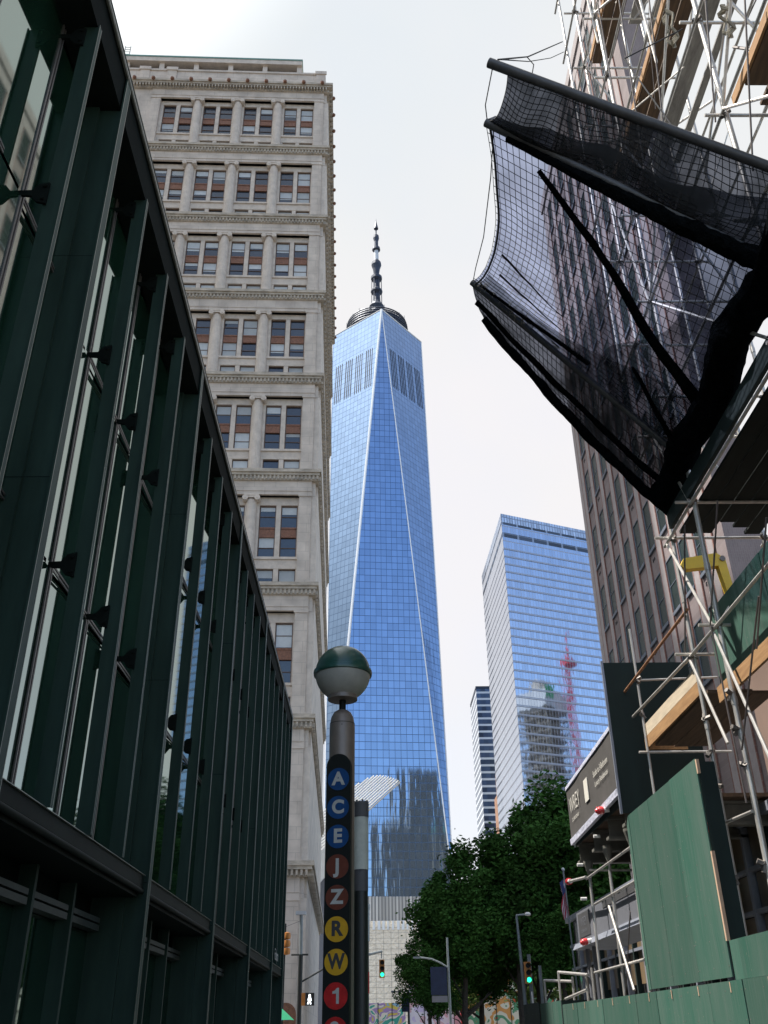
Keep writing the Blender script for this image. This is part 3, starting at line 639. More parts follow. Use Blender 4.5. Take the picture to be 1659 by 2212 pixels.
for z, r in ((418.5, RR-1.5), (420.5, RR), (422.5, RR), (424.5, RR), (426.5, RR-0.2), (428.5, RR-0.6)):
    n = 48; pts = [(wx+r*math.cos(2*math.pi*k/n), wy+r*math.sin(2*math.pi*k/n), z) for k in range(n+1)]
    rg.path(pts, 0.5, 5)
for k in range(64):
    t = 2*math.pi*k/64; t2 = 2*math.pi*(k+1)/64
    rg.tube((wx+RR*math.cos(t), wy+RR*math.sin(t), 418.5), (wx+RR*math.cos(t2), wy+RR*math.sin(t2), 425.5), 0.28, 4)
    rg.tube((wx+RR*math.cos(t2), wy+RR*math.sin(t2), 418.5), (wx+RR*math.cos(t), wy+RR*math.sin(t), 425.5), 0.28, 4)
for k in range(22):
    t = 2*math.pi*k/22+0.1; rg.tube((wx+RR*math.cos(t), wy+RR*math.sin(t), 425), (wx+RR*math.cos(t), wy+RR*math.sin(t), 427.5+1.5*(k % 3)), 0.18, 4)
rg.lathe((wx, wy, 0), [(RR-1.2, 419), (RR-1.0, 426.5)], 40, cap=False)
rg.build('antenna_ring', M['mast'], wtc)
sp = MB()
def mz(z): return 432+(z-432)*(533.5-432)/(552.5-432) if z > 432 else z
def spl(prof, n): sp.lathe((wx, wy, 0), [(r, mz(z)) for r, z in prof], n)
spl([(2.0, 417), (2.0, 434)], 12)
spl([(2.1, 432), (5.6, 437), (5.8, 441), (4.2, 446), (5.4, 449), (3.6, 453), (2.7, 455), (2.4, 463), (4.2, 465.5), (4.2, 467), (2.4, 470), (2.3, 478), (4.0, 480), (4.0, 482.5), (1.8, 485), (2.6, 492), (3.6, 496), (3.4, 499), (1.9, 502)], 14)
spl([(1.9, 513), (3.0, 514), (2.8, 516.5), (1.5, 518), (1.5, 524), (2.2, 528), (2.0, 531), (0.8, 532)], 12)
spl([(0.5, 532), (0.5, 540)], 8)
spl([(1.7, 539.6), (1.6, 541), (0.9, 545), (0.4, 548), (0.05, 552.5)], 10)
for k in range(6):
    t = math.pi*k/3; c_, s_ = math.cos(t), math.sin(t)
    sp.tube((wx+3.6*c_, wy+3.6*s_, mz(453)), (wx+3.4*c_, wy+3.4*s_, mz(481)), 0.28, 5)
for k in range(8):
    t = math.pi*k/4+0.3; c_, s_ = math.cos(t), math.sin(t)
    sp.tube((wx+9*c_, wy+9*s_, 424), (wx+4.5*c_, wy+4.5*s_, 438), 0.3, 5)
sp.build('spire', M['mast'], wtc)
MB().lathe((wx, wy, 0), [(1.7, mz(502)), (1.6, mz(513))], 12).build('mast_sleeve', M['mast_light'], wtc)

# ------------------------------------------------------------ banded glass office tower (right of the skyscraper)
sev = thing('glass_office_tower', 'flat topped blue glass tower with thin horizontal floor lines above the trees', 'skyscraper', (65, 405, 0))
c0 = Vector((65, 405)); cR = Vector((65+0.926*62, 405+0.376*62)); cL = Vector((63.0, 478)); cB = cL+(cR-c0)
def wallface(a, b_, z0, z1, m_, name, offm=0.0):
    d = (b_-a); w = d.length; nrm = Vector((d.y, -d.x)).normalized()*offm
    return MB().add([(a.x+nrm.x, a.y+nrm.y, z0), (b_.x+nrm.x, b_.y+nrm.y, z0), (b_.x+nrm.x, b_.y+nrm.y, z1), (a.x+nrm.x, a.y+nrm.y, z1)], [(0, 1, 2, 3)], [[(0, z0), (w, z0), (w, z1), (0, z1)]]).build(name, m_, sev)
for a, b_ in ((c0, cR), (cL, c0), (cR, cB), (cB, cL)):
    wallface(a, b_, 0, 214.0, M['seven_glass'], 'curtain_wall')
    wallface(a, b_, 214.0, 216.6, M['louvre'], 'louvre_band')
    wallface(a, b_, 216.6, 221.0, M['seven_glass'], 'upper_glass')
    wallface(a, b_, 221.0, 222.4, M['louvre'], 'louvre_band')
    wallface(a, b_, 222.4, 227.0, M['crown'], 'crown_screen')
MB().add([(p.x, p.y, 222) for p in (c0, cR, cB, cL)], [(0, 1, 2, 3)]).build('roof', M['grey_board'], sev)
fl = MB()
for k in range(48):
    z = 12+4.15*k
    if z > 212: break
    for a, b_, e in ((c0, cR, 0.20), (cL, c0, 0.10)):
        d = (b_-a).normalized(); nrm = Vector((d.y, -d.x))*e
        fl.hexa([(a.x, a.y, z), (a.x+nrm.x, a.y+nrm.y, z), (b_.x+nrm.x, b_.y+nrm.y, z), (b_.x, b_.y, z)], [(a.x, a.y, z+0.28), (a.x+nrm.x, a.y+nrm.y, z+0.28), (b_.x+nrm.x, b_.y+nrm.y, z+0.28), (b_.x, b_.y, z+0.28)])
fl.build('floor_fins', M['seven_fin'], sev)

far = thing('dark_striped_tower', 'narrow dark tower with pale floor stripes left of the flat topped tower', 'skyscraper', (75.5, 610, 0))
def uvbox(m_, x0, x1, y0, y1, z0, z1):
    for (a, b_) in (((x0, y0), (x1, y0)), ((x0, y1), (x0, y0)), ((x1, y0), (x1, y1)), ((x1, y1), (x0, y1))):
        w = math.hypot(b_[0]-a[0], b_[1]-a[1])
        m_.add([(*a, z0), (*b_, z0), (*b_, z1), (*a, z1)], [(0, 1, 2, 3)], [[(0, z0), (w, z0), (w, z1), (0, z1)]])
    m_.add([(x0, y0, z1), (x1, y0, z1), (x1, y1, z1), (x0, y1, z1)], [(0, 1, 2, 3)], [[(0, 0)]*4]); return m_
uvbox(MB(), 70, 83.5, 600, 640, 0, 201.3).build('wall', M['far_grid'], far)
MB().box(69.8, 83.7, 599.8, 640, 201.3, 203).build('roof', M['mast'], far)
lw = thing('pale_glass_tower', 'slim pale glass block squeezed between the dark striped tower and its taller neighbour', 'tower', (82, 590, 0))
uvbox(MB(), 79.6, 92, 585, 615, 0, 166).build('wall', M['far_light'], lw)
MB().box(79.4, 92.2, 584.8, 615, 166, 167.5).build('roof', M['mast_light'], lw)
st = thing('stepped_brick_tower', 'reddish stepped brick tower rising from the treetops beside the glass tower', 'tower', (74, 535, 0))
sm = MB()
for x0, x1, zt in ((70.2, 71.5, 117), (71.7, 73.0, 131), (73.2, 74.4, 144), (74.6, 84, 126)): sm.box(x0, x1, 530, 545, 0, zt)
sm.box(70.6, 84, 531, 545.5, 0, 115).build('wall', M['terracotta'], st)

# ------------------------------------------------------------ white ribbed hall and marble cube at the end of the street
ocu = thing('ribbed_white_hall', 'white ribbed wing shaped roof fanning out behind the lamp totem', 'station', (-3, 205, 0))
TIP = [(6.2, 48.9), (5.63, 49.6), (4.46, 50.5), (3.1, 51.4), (1.8, 52.0), (0.17, 52.2), (-1.8, 51.6), (-3.98, 50.3), (-7.0, 48.2), (-10.4, 45.4)]
rn, rd = Vector((-0.648, 0.762)), Vector((-0.762, -0.648))
for k in range(14):
    p_ = 33.25+0.62*k
    for (xa, za), (xb, zb) in zip(TIP, TIP[1:]):
        pa, pb = rn.dot(Vector((xa, za))), rn.dot(Vector((xb, zb)))
        if pa <= p_ <= pb:
            f = (p_-pa)/(pb-pa); x, z = xa+(xb-xa)*f, za+(zb-za)*f; break
    else: continue
    y = 205+0.8*k; a = Vector((x, y, z)); b_ = Vector((x+rd.x*25, y+1, z+rd.y*25)); nv = Vector((rn.x, 0, rn.y)); wv = Vector((0, 0.62, 0))
    MB().hexa([a-wv, a+wv, b_+wv, b_-wv], [a-wv+nv*0.17, a+wv+nv*0.17, b_+wv+nv*0.2, b_-wv+nv*0.2]).build('rib', M['white_rib'], ocu)
MB().hexa([(-16, 219, 26), (-1.0, 219, 41.5), (-1.0, 220, 41.5), (-16, 220, 26)], [(-16, 219, 39), (-3.2, 219, 49.0), (-3.2, 220, 49.0), (-16, 220, 39)]).build('rib_backing', M['white_rib'], ocu)
MB().box(-40, -7, 222, 250, 0, 36).build('hall_base', M['grey_sign'], ocu)

cube = thing('marble_cube_hall', 'beige veined marble cube hall at the end of the street', 'building', (20, 430, 0))
MB().box(-8, 62, 418, 460, 0, 41.6).build('wall', M['marble'], cube)
sl2 = MB()
x = -8.0
while x < 62:
    sl2.box(x, x+0.9+0.3*math.sin(x*7), 417.6, 418, 38.2, 41.6); x += 2.0
sl2.build('top_slats', M['white_rib'], cube)
jl = MB()
for k in range(20): jl.box(-8, 62, 417.96, 417.995, 2.0*k+1, 2.0*k+1.07)
for k in range(23): jl.box(-8+3.1*k, -7.93+3.1*k, 417.955, 417.99, 0, 38)
jl.build('panel_joints', M['grey_beam'], cube)

# ------------------------------------------------------------ brown brick office with piers (right)
XB = 12.2
bro = thing('brown_brick_building', 'brown brick office block with tall narrow windows between pale piers behind the scaffold', 'building', (XB+8, 30, 0))
MB().box(XB+0.06, 13.7, 28.4, 46.45, 0, 51.6).build('wall', M['brown_brick'], bro)
MB().box(XB-0.12, 13.9, 28.2, 46.65, 51.6, 52.4).box(XB-0.02, 13.7, 28.4, 46.55, 50.6, 51.6).build('parapet', M['brown_pier'], bro)
WY = [44.68-1.77*k for k in range(9)]
for i, y in enumerate(WY+[44.68-1.77*9]):
    pc = y+0.885
    p_ = MB().box(XB, XB+0.06, pc-0.27, pc+0.27 if i else 46.5, 0, 50.6)
    pr = p_.build('pier', M['brown_pier'], bro)
    MB().box(XB-0.004, XB+0.05, pc+0.272, pc+0.35, 0, 50.6).box(XB-0.004, XB+0.05, pc-0.35, pc-0.272, 0, 50.6).build('brick_edging', M['red_edge'], pr)
nwin = 0
for i, y in enumerate(WY):
    for k in range(13):
        zb = 9.12+3.56*k
        if k < 1 or nwin >= 100 or zb+2.2 > 51.4: continue
        nwin += 1
        w_ = MB().box(XB+0.02, XB+0.058, y-0.48, y-0.44, zb, zb+2.25).box(XB+0.02, XB+0.058, y+0.44, y+0.48, zb, zb+2.25).box(XB+0.02, XB+0.058, y-0.44, y+0.44, zb+2.2, zb+2.25).box(XB+0.03, XB+0.058, y-0.44, y+0.44, zb+1.10, zb+1.13).build('window', M['sill'], bro)
        t = random.uniform(-.004, .004)
        MB().quad((XB+0.05+t, y-0.44, zb), (XB+0.05-t, y+0.44, zb), (XB+0.05-t, y+0.44, zb+2.2), (XB+0.05+t, y-0.44, zb+2.2)).build('pane', M['brown_pane'], w_)
        MB().box(XB-0.03, XB+0.058, y-0.49, y+0.49, zb-0.14, zb).build('window_sill', M['sill'], w_)
        if (i+k) % 2 == 0:
            MB().box(XB+0.04, XB+0.0585, y-0.02, y+0.08, zb-0.54, zb-0.40).box(XB+0.04, XB+0.0585, y+0.18, y+0.28, zb-0.54, zb-0.40).build('wall_vent', M['dark'], w_)
# (bays nearer than these stand behind the scaffold and netting)

nbh = thing('unseen_shade_tower', 'added stepped tower, unseen behind the green hall, shading the brown building', 'tower', (-55, 44, 0))  # added out of view, stepped to shade the lower brown brick facade
MB().box(-64, -46, 34, 42, 0, 130).box(-64, -46, 42.01, 53, 0, 152).build('wall', M['stone_trim'], nbh)

# ------------------------------------------------------------ shop building behind the scaffold
XS = 6.8
shop = thing('brick_shop_building', 'low red brick building with papered shop windows behind the scaffold', 'building', (XS+3, 18, 0))
MB().box(XS, XS+7, 2, 16.05, 5.0, 7.6).build('wall', M['red_brick'], shop)
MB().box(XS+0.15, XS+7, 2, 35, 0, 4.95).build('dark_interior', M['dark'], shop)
MB().box(XS-0.12, XS, 2, 35, 4.84, 5.0).build('lintel', M['shop_frame'], shop)
MB().box(XS-0.2, XS+7.2, 2, 16.05, 7.6, 7.95).build('roof', M['grey_beam'], shop)
y = 3.0; k = 0
while y < 34:
    for z0, z1 in ((0.6, 2.55), (2.63, 3.36), (3.46, 4.05), (4.13, 4.82)):
        pane = M['shop_pane'] if (k % 3) != 1 else M['shop_grey']
        if z0 > 2: MB().quad((XS+0.05, y+0.12, z0), (XS+0.05, y+0.85, z0), (XS+0.05, y+0.85, z1), (XS+0.05, y+0.12, z1)).build('shop_pane', pane, shop)
    MB().box(XS-0.05, XS+0.1, y-0.05, y+0.05, 0, 4.84).build('mullion', M['shop_frame'] if k % 2 else M['green_dark'], shop)
    y += 0.98; k += 1
for z in (3.38, 4.07): MB().box(XS-0.04, XS+0.08, 2, 35, z, z+0.07).build('glazing_bar', M['shop_frame'], shop)

# ------------------------------------------------------------ scaffold
XA, XBK = 4.6, 6.0
sc_ = thing('scaffolding', 'galvanised tube scaffold standing against the right side of the street', 'scaffold', (5.3, 8, 0))
YS = [12.5, 11.4, 7.88, 4.3, 0.8, -2.6]
LIFT = [6.26, 8.14, 10.0, 11.9, 13.85, 15.75, 17.55, 19.4, 21.3, 23.2, 25.1, 27.0, 28.9]
nodes = MB()
def clampbox(p, r=0.05):
    if p[1] < 4: return
    nodes = MB()
    for _ in range(3):
        d = Vector((random.uniform(-1, 1), random.uniform(-1, 1), random.uniform(-1, 1))).normalized()
        nodes.tube(Vector(p)-d*r*0.5, Vector(p)+d*r*1.6, r*0.55, 5)
    nodes.build('coupler', M['clamp'], sc_)
for x in (XA, XBK):
    MB().tube((x, 13.5, 11.9), (x, 13.5, 30.0), 0.029, 10).build('standard', M['galv'], sc_, smooth=True)
for i, y in enumerate(YS):
    for x in (XA, XBK):
        rr = 0.036 if i in (1, 2) and x == XA else 0.029
        a = MB().tube((x, y, 0.0), (x, y, 30.0), rr, 10)
        for z in LIFT: a.tube((x, y, z-1.05), (x, y, z-0.95), rr+0.006, 10)
        a.build('standard', M['galv'], sc_, smooth=True)
for z in LIFT:
    for x in (XA-0.055, XBK+0.055):
        MB().tube((x, -3, z), (x, 12.75 if z < 9 else 13.75, z), 0.024, 8).build('ledger', M['galv'], sc_, smooth=True)
    for y in YS:
        MB().tube((XA-0.25, y+0.06, z+0.055), (XBK+0.25, y+0.06, z+0.055), 0.024, 8).build('transom', M['galv'], sc_, smooth=True)
        clampbox((XA-0.02, y, z))
        if z < 17: clampbox((XBK, y, z))
br = [((XA-0.06, 12.62, 8.12), (XA-0.06, 11.45, 6.28)), ((XA-0.07, 12.5, 6.2), (XA-0.07, 11.7, 4.8)), ((XA-0.07, 11.45, 6.2), (XA-0.07, 10.2, 3.6)), ((XA-0.06, 11.4, 8.15), (XA-0.06, 12.4, 10.0)),
      ((XA-0.06, 7.95, 8.2), (XA-0.06, 11.3, 11.8)), ((XA-0.06, 11.35, 11.95), (XA-0.06, 8.0, 15.7)), ((XA-0.06, 12.45, 10.05), (XA-0.06, 11.45, 11.9)), ((XA-0.06, 11.45, 11.95), (XA-0.06, 12.45, 15.7)),
      ((XA-0.06, 7.8, 11.9), (XA-0.06, 4.4, 8.2)), ((XA-0.06, 7.8, 11.95), (XA-0.06, 4.4, 15.7)), ((XA-0.06, 4.4, 15.8), (XA-0.06, 7.8, 19.4)), ((XA-0.06, 8.0, 15.8), (XA-0.06, 11.3, 19.4)), ((XA-0.06, 11.3, 19.5), (XA-0.06, 8.0, 23.1)),
      ((XA, 12.5, 12.0), (XBK, 12.5, 15.7)), ((XBK, 12.5, 15.8), (XA, 12.5, 19.4)), ((XA, 12.5, 19.5), (XBK, 12.5, 23.1)), ((XBK, 12.5, 8.2), (XA, 12.5, 11.8)), ((XA, 7.88, 8.2), (XBK, 7.88, 11.8)), ((XBK, 7.88, 11.9), (XA, 7.88, 15.7)), ((XA, 7.88, 15.8), (XBK, 7.88, 19.4)),
      ((XA, 11.4, 6.3), (XBK, 11.4, 8.1)), ((XBK, 11.4, 11.9), (XA, 11.4, 15.7))]
for p, q in br: MB().tube(p, q, 0.022, 8).build('brace', M['galv'], sc_, smooth=True)
wr = [((XA-0.1, 11.66, 7.94), (XA-0.1, 12.56, 6.35)), ((XA-0.1, 10.4, 7.6), (XA-0.1, 11.45, 6.3)), ((XA-0.1, 11.43, 6.3), (XA-0.1, 11.4, 4.0)), ((XA-0.1, 9.84, 6.01), (XA-0.1, 11.22, 4.59)), ((XA-0.1, 9.2, 6.7), (XA-0.1, 10.2, 5.5)),
      ((XA-0.1, 6.63, 12.4), (XA-0.1, 7.5, 10.4)), ((XA-0.1, 7.1, 14.6), (XA-0.1, 8.0, 11.9)), ((XA-0.1, 8.6, 17.5), (XA-0.1, 9.6, 13.0)), ((XA-0.1, 9.8, 19.5), (XA-0.1, 10.6, 12.6)), ((XA-0.1, 10.9, 20.5), (XA-0.1, 11.3, 12.7)), ((XA-0.1, 11.9, 20.5), (XA-0.1, 12.1, 13.0))]
for p, q in wr: MB().tube(p, q, 0.012, 6).build('tie_rod', M['wire'], sc_, smooth=True)
# side platform beyond the first standards
for y in (15.4, ):
    MB().tube((XA, y, 4.0), (XA, y, 7.85), 0.022, 8).build('standard', M['galv'], sc_, smooth=True)
MB().tube((XA-0.05, 12.3, 6.9), (XA-0.05, 16.25, 6.93), 0.022, 8).build('ledger', M['rust'], sc_, smooth=True)
MB().tube((XA-0.05, 12.3, 6.26), (XA-0.05, 15.8, 6.38), 0.024, 8).build('ledger', M['galv'], sc_, smooth=True)
MB().tube((XA-0.15, 15.4, 5.66), (XBK, 15.4, 5.66), 0.022, 8).build('transom', M['galv'], sc_, smooth=True)
MB().tube((XA-0.05, 15.4, 6.9), (XBK, 15.4, 6.95), 0.02, 8).build('transom', M['galv'], sc_, smooth=True)
MB().tube((4.5, 12.4, 3.93), (4.55, 11.4, 3.9), 0.022, 8).build('ledger', M['galv'], sc_, smooth=True)
for z in (3.3, 4.45, 4.9, 5.35):
    for y in (12.5, 11.4): clampbox((XA-0.02, y, z), 0.06)
for z in (6.3, 6.92): clampbox((XA-0.02, 15.4, z), 0.06)

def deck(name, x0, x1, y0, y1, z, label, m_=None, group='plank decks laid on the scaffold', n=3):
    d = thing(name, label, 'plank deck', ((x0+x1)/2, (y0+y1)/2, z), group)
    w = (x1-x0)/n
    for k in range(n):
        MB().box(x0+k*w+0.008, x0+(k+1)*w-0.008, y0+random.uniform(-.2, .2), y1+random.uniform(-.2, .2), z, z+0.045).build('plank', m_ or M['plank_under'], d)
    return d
d_ = deck('plank_deck', 4.66, 5.62, 12.55, 15.3, 5.70, 'brown plank deck with orange toe boards projecting past the scaffold corner')
MB().box(4.62, 4.66, 12.55, 15.45, 5.74, 5.93).build('toe_board', M['plank'], d_)
MB().box(4.62, 4.66, 12.55, 15.45, 5.935, 6.13).build('toe_board', M['plank_pale'], d_)
MB().box(4.60, 5.3, 15.452, 15.49, 5.72, 5.90).build('end_board', M['plank'], d_)
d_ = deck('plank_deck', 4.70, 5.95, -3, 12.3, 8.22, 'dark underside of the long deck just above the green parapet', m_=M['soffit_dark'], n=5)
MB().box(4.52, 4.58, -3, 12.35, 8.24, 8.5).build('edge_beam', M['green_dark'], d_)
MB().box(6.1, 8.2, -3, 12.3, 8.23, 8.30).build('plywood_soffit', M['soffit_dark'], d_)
for z, x0, x1, y1, lb in ((11.96, 4.72, 5.9, 7.7, 'brown plank deck one lift above the debris net'), (15.80, 4.72, 5.16, 12.3, 'orange edged plank deck two lifts above the debris net'),
                  (19.45, 4.72, 5.14, 12.3, 'weathered plank deck three lifts above the debris net'), (23.25, 4.72, 5.12, 12.3, 'topmost but one plank deck against the white sky'), (27.05, 4.72, 5.12, 12.3, 'topmost plank deck seen against the white sky')):
    d_ = deck('plank_deck', x0, x1, -3, y1, z, lb, n=2 if x1 < 5.5 else 4)
    MB().box(x0-0.04, x0-0.005, -3, y1+0.1, z+0.01, z+0.16).build('toe_board', M['plank'], d_)
    if x1 < 5.5:
        MB().box(x1+0.16, x1+0.42, -3, 11.6, z+0.05, z+0.09).build('grey_plank', M['grey_board'], d_)
        MB().box(x1+0.58, x1+0.70, 2, 12.0, z+0.06, z+0.10).build('grey_plank', M['grey_board'], d_)
rb = random.Random(5)
for k in range(34):
    y = rb.uniform(6.2, 12.6); z = rb.uniform(11.5, 25); x = rb.choice((XA-0.09, XA-0.05, XBK, 5.3))
    dy, dz = rb.choice(((1.1, 1.9), (-1.1, 1.9), (2.6, 1.9), (-2.6, 1.9), (0.1, 2.6), (0.0, 3.4)))
    MB().tube((x, y, z), (x+rb.choice((0, 0, 0.7, -0.1)), y+dy*rb.uniform(.7, 1.2), z+dz), rb.choice((0.022, 0.022, 0.013)), 6).build('brace', M['galv'] if rb.random() < 0.75 else M['wire'], sc_, smooth=True)
for k in range(12):
    y = rb.uniform(6.6, 12.4); z = rb.uniform(13, 22); a_ = Vector((XA-0.1, y, z)); b_ = a_+Vector((0.05, rb.uniform(-.8, .8), -rb.uniform(1, 2.5)))
    MB().path([a_, a_.lerp(b_, .35)+Vector((0, rb.uniform(-.2, .2), 0)), a_.lerp(b_, .7)+Vector((0, rb.uniform(-.2, .2), 0)), b_], 0.006, 4).build('hanging_cord', M['wire'], sc_)
d_ = deck('plank_deck', 4.9, 5.95, -1, 10.3, 5.52, 'orange plank deck tucked behind the green plywood parapet', m_=M['plank'], n=3)
MB().box(4.64, 4.68, 2, 12.0, 5.42, 5.63).build('toe_board', M['plank'], d_)

# green plywood pieces
def sheets(root, x, y0, y1, z0, z1, w, m_, axis='y', th=0.018):
    y = y0
    while y < y1-0.05:
        e = min(y+w, y1); j = random.uniform(-.006, .006)
        b_ = MB().box(x+j, x+th+j, y+0.006, e-0.006, z0, z1); ps = b_.build('plywood_sheet', m_, root)
        if z1-z0 > 0.8 and x < 4.6:
            sw = MB(); zz = z0+0.12
            while zz < z1-0.05:
                for yy in (y+0.05, (y+e)/2, e-0.05): sw.tube((x+j-0.002, yy, zz), (x+j+0.001, yy, zz), 0.009, 6)
                zz += 0.3
            sw.build('screw_heads', M['clamp'], ps)
        y = e
pp = thing('plywood_parapet', 'green plywood parapet band high on the scaffold', 'parapet', (4.8, 6, 5.65))
sheets(pp, 4.78, -2.0, 12.2, 5.66, 6.76, 2.44, M['green_ply'])
for y in (0.5, 3.0, 5.4, 7.8, 10.2): MB().box(4.80, 4.86, y-0.03, y+0.03, 5.66, 6.76).build('stud', M['batten'], pp)
gt = thing('plywood_gate', 'tall green plywood panel standing above the hoarding with a raw wood edge', 'plywood panel', (4.2, 14, 2.1))
sheets(gt, 4.2, 12.05, 15.7, 2.16, 4.70, 1.22, M['green_ply'])
MB().hexa([(4.2, 15.705, 2.16), (4.22, 15.705, 2.16), (4.34, 16.3, 2.16), (4.32, 16.3, 2.16)], [(4.2, 15.705, 4.70), (4.22, 15.705, 4.70), (4.34, 16.3, 4.66), (4.32, 16.3, 4.66)]).build('plywood_sheet', M['green_ply'], gt)
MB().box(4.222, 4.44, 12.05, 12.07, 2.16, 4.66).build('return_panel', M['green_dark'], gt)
MB().box(4.185, 4.225, 12.0, 12.045, 2.54, 3.55).build('batten', M['batten'], gt)
MB().box(4.19, 4.225, 12.0, 12.045, 4.5, 4.68).build('batten', M['batten'], gt)
ho = thing('plywood_hoarding', 'long low green plywood hoarding along the right kerb', 'hoarding', (4.2, 14, 0))
sheets(ho, 4.17, 5.6, 23.1, 0.1, 2.12, 1.22, M['green_ply'])
sheets(ho, 4.2, 5.6, 12.0, 2.125, 2.54, 1.22, M['green_ply'])
for y in [6+1.22*k for k in range(14)]: MB().box(4.16, 4.168, y-0.012, y+0.012, 2.0, 2.11).build('batten', M['batten'], ho)
MB().box(4.17, 4.6, 23.1, 23.13, 0.1, 2.10).build('end_panel', M['green_dark'], ho)
h2 = thing('plywood_hoarding', 'far green plywood hoarding standing beyond the gap, behind the bare tube frames', 'hoarding', (4.6, 28, 0))
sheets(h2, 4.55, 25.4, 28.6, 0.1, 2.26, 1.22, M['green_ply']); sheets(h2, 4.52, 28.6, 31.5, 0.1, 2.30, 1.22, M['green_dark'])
MB().box(4.55, 5.2, 25.3, 25.39, 0.1, 2.26).build('end_panel', M['green_dark'], h2)

# ------------------------------------------------------------ sidewalk shed with the dark banner
shed = thing('sidewalk_shed', 'sidewalk shed on tube legs with a tall dark plywood end wall', 'sidewalk shed', (5.5, 18.5, 0))
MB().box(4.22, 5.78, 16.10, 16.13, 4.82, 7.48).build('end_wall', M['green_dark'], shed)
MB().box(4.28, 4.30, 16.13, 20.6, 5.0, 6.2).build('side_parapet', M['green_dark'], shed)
MB().box(4.18, 4.22, 16.06, 16.10, 4.8, 7.5).build('corner_post', M['shop_frame'], shed)
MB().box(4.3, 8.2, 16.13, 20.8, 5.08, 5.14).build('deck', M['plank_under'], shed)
for y in (16.5, 17.75, 19.05, 20.5):
    MB().box(4.32, 8.2, y-0.10, y+0.10, 5.02, 5.07).box(4.36, 8.2, y-0.012, y+0.012, 4.72, 5.02).box(4.32, 8.2, y-0.10, y+0.10, 4.67, 4.72).build('beam', M['grey_beam'], shed)
for y in (20.2, 18.42, 16.7):
    MB().tube((4.45, y, 0), (4.45, y, 4.4), 0.032, 10).build('leg', M['galv'], shed, smooth=True)
    MB().lathe((4.45, y, 0), [(0.03, 4.38), (0.10, 4.62), (0.10, 4.67)], 10).build('leg_head', M['grey_beam'], shed)
    MB().tube((7.2, y, 0), (7.2, y, 4.7), 0.032, 10).build('leg', M['galv'], shed, smooth=True)
for z, a, b_ in ((4.34, 20.3, 16.3), (3.80, 19.8, 16.3), (2.62, 20.5, 16.6)): MB().tube((4.40, a, z), (4.40, b_, z), 0.024, 8).build('rail', M['galv'], shed, smooth=True)
MB().tube((4.38, 20.2, 4.36), (4.36, 21.75, 4.49), 0.03, 8).build('rail', M['galv'], shed, smooth=True)
for p, q in (((4.36, 18.46, 3.62), (4.34, 17.3, 2.2)), ((4.4, 20.2, 4.5), (6.8, 18.4, 4.2))): MB().tube(p, q, 0.024, 8).build('brace', M['galv'], shed, smooth=True)
MB().tube((4.42, 17.2, 3.4), (4.42, 18.3, 2.1), 0.01, 6).build('tie_rod', M['wire'], shed)
for y, z in ((20.2, 4.6), (18.42, 4.85), (20.2, 3.95)): MB().tube((4.34, y, z), (4.22, y, z), 0.032, 10).build('tube_cap', M['white_cap'], shed)
ban = thing('banner', 'charcoal advertising banner with white lettering hung on the sidewalk shed', 'banner', (4.2, 18.3, 5.1))
nb_ = MB(); ny, nz_ = 24, 8; vs = []; fs = []
def bpt(i, j, off=0.0):
    y = 16.12+(20.42-16.12)*i/ny; z0 = 5.23-0.10*i/ny; z1 = 6.24-0.10*i/ny
    z = z0+(z1-z0)*j/nz_
    return Vector((4.20+off+0.012*mnoise.noise((y*1.3, z*1.1, 3.1)), y, z))
for i in range(ny+1):
    for j in range(nz_+1): vs.append(bpt(i, j))
for i in range(ny):
    for j in range(nz_):
        a = i*(nz_+1)+j; fs.append((a, a+nz_+1, a+nz_+2, a+1))
nb_.add(vs, fs); b2 = len(vs)
nb_.add([v+Vector((0.006, 0, 0)) for v in vs], [tuple(reversed(f)) for f in fs])
nb_.build('banner_sheet', M['banner'], ban, smooth=True)
hm = MB()
hm.hexa([bpt(0, 0, -0.03), bpt(ny, 0, -0.03), bpt(ny, 0, 0.05), bpt(0, 0, 0.05)], [p-Vector((0, 0, 0.11)) for p in (bpt(0, 0, -0.02), bpt(ny, 0, -0.02), bpt(ny, 0, 0.05), bpt(0, 0, 0.05))])
hm.hexa([bpt(0, nz_, -0.02), bpt(ny, nz_, -0.02), bpt(ny, nz_, 0.05), bpt(0, nz_, 0.05)], [p+Vector((0, 0, 0.07)) for p in (bpt(0, nz_, -0.02), bpt(ny, nz_, -0.02), bpt(ny, nz_, 0.05), bpt(0, nz_, 0.05))])
hm.build('hem', M['poly'], ban)
def fit_text(body, w, h, bold=0.0):
    me = text_mesh(body, 1.0, bold); xs = [v.co.x for v in me.vertices]; ys = [v.co.y for v in me.vertices]
    return me, Matrix.Diagonal((w/(max(xs)-min(xs)), h/(max(ys)-min(ys)), 1, 1)) @ Matrix.Translation((-(max(xs)+min(xs))/2, -(max(ys)+min(ys))/2, 0))
for body, w, h, y, z in (('WREY', 1.02, 0.30, 19.62, 5.75), ('222 BROADWAY', 0.72, 0.07, 19.64, 5.45), ('Studio to 3-Bedroom', 1.20, 0.115, 17.1, 5.84), ('Luxury Residences', 1.08, 0.125, 17.1, 5.63)):
    me, fm_ = fit_text(body, w, h, -0.008 if body == 'WREY' else 0.0)
    MB().mesh(me, frame_mat((4.176, y, z), (0, -1, 0), (0, 0, 1)) @ fm_).build('lettering', M['banner_white'], ban)
MB().box(4.176, 4.19, 18.26, 18.60, 5.51, 5.93).build('white_square', M['banner_white'], ban)

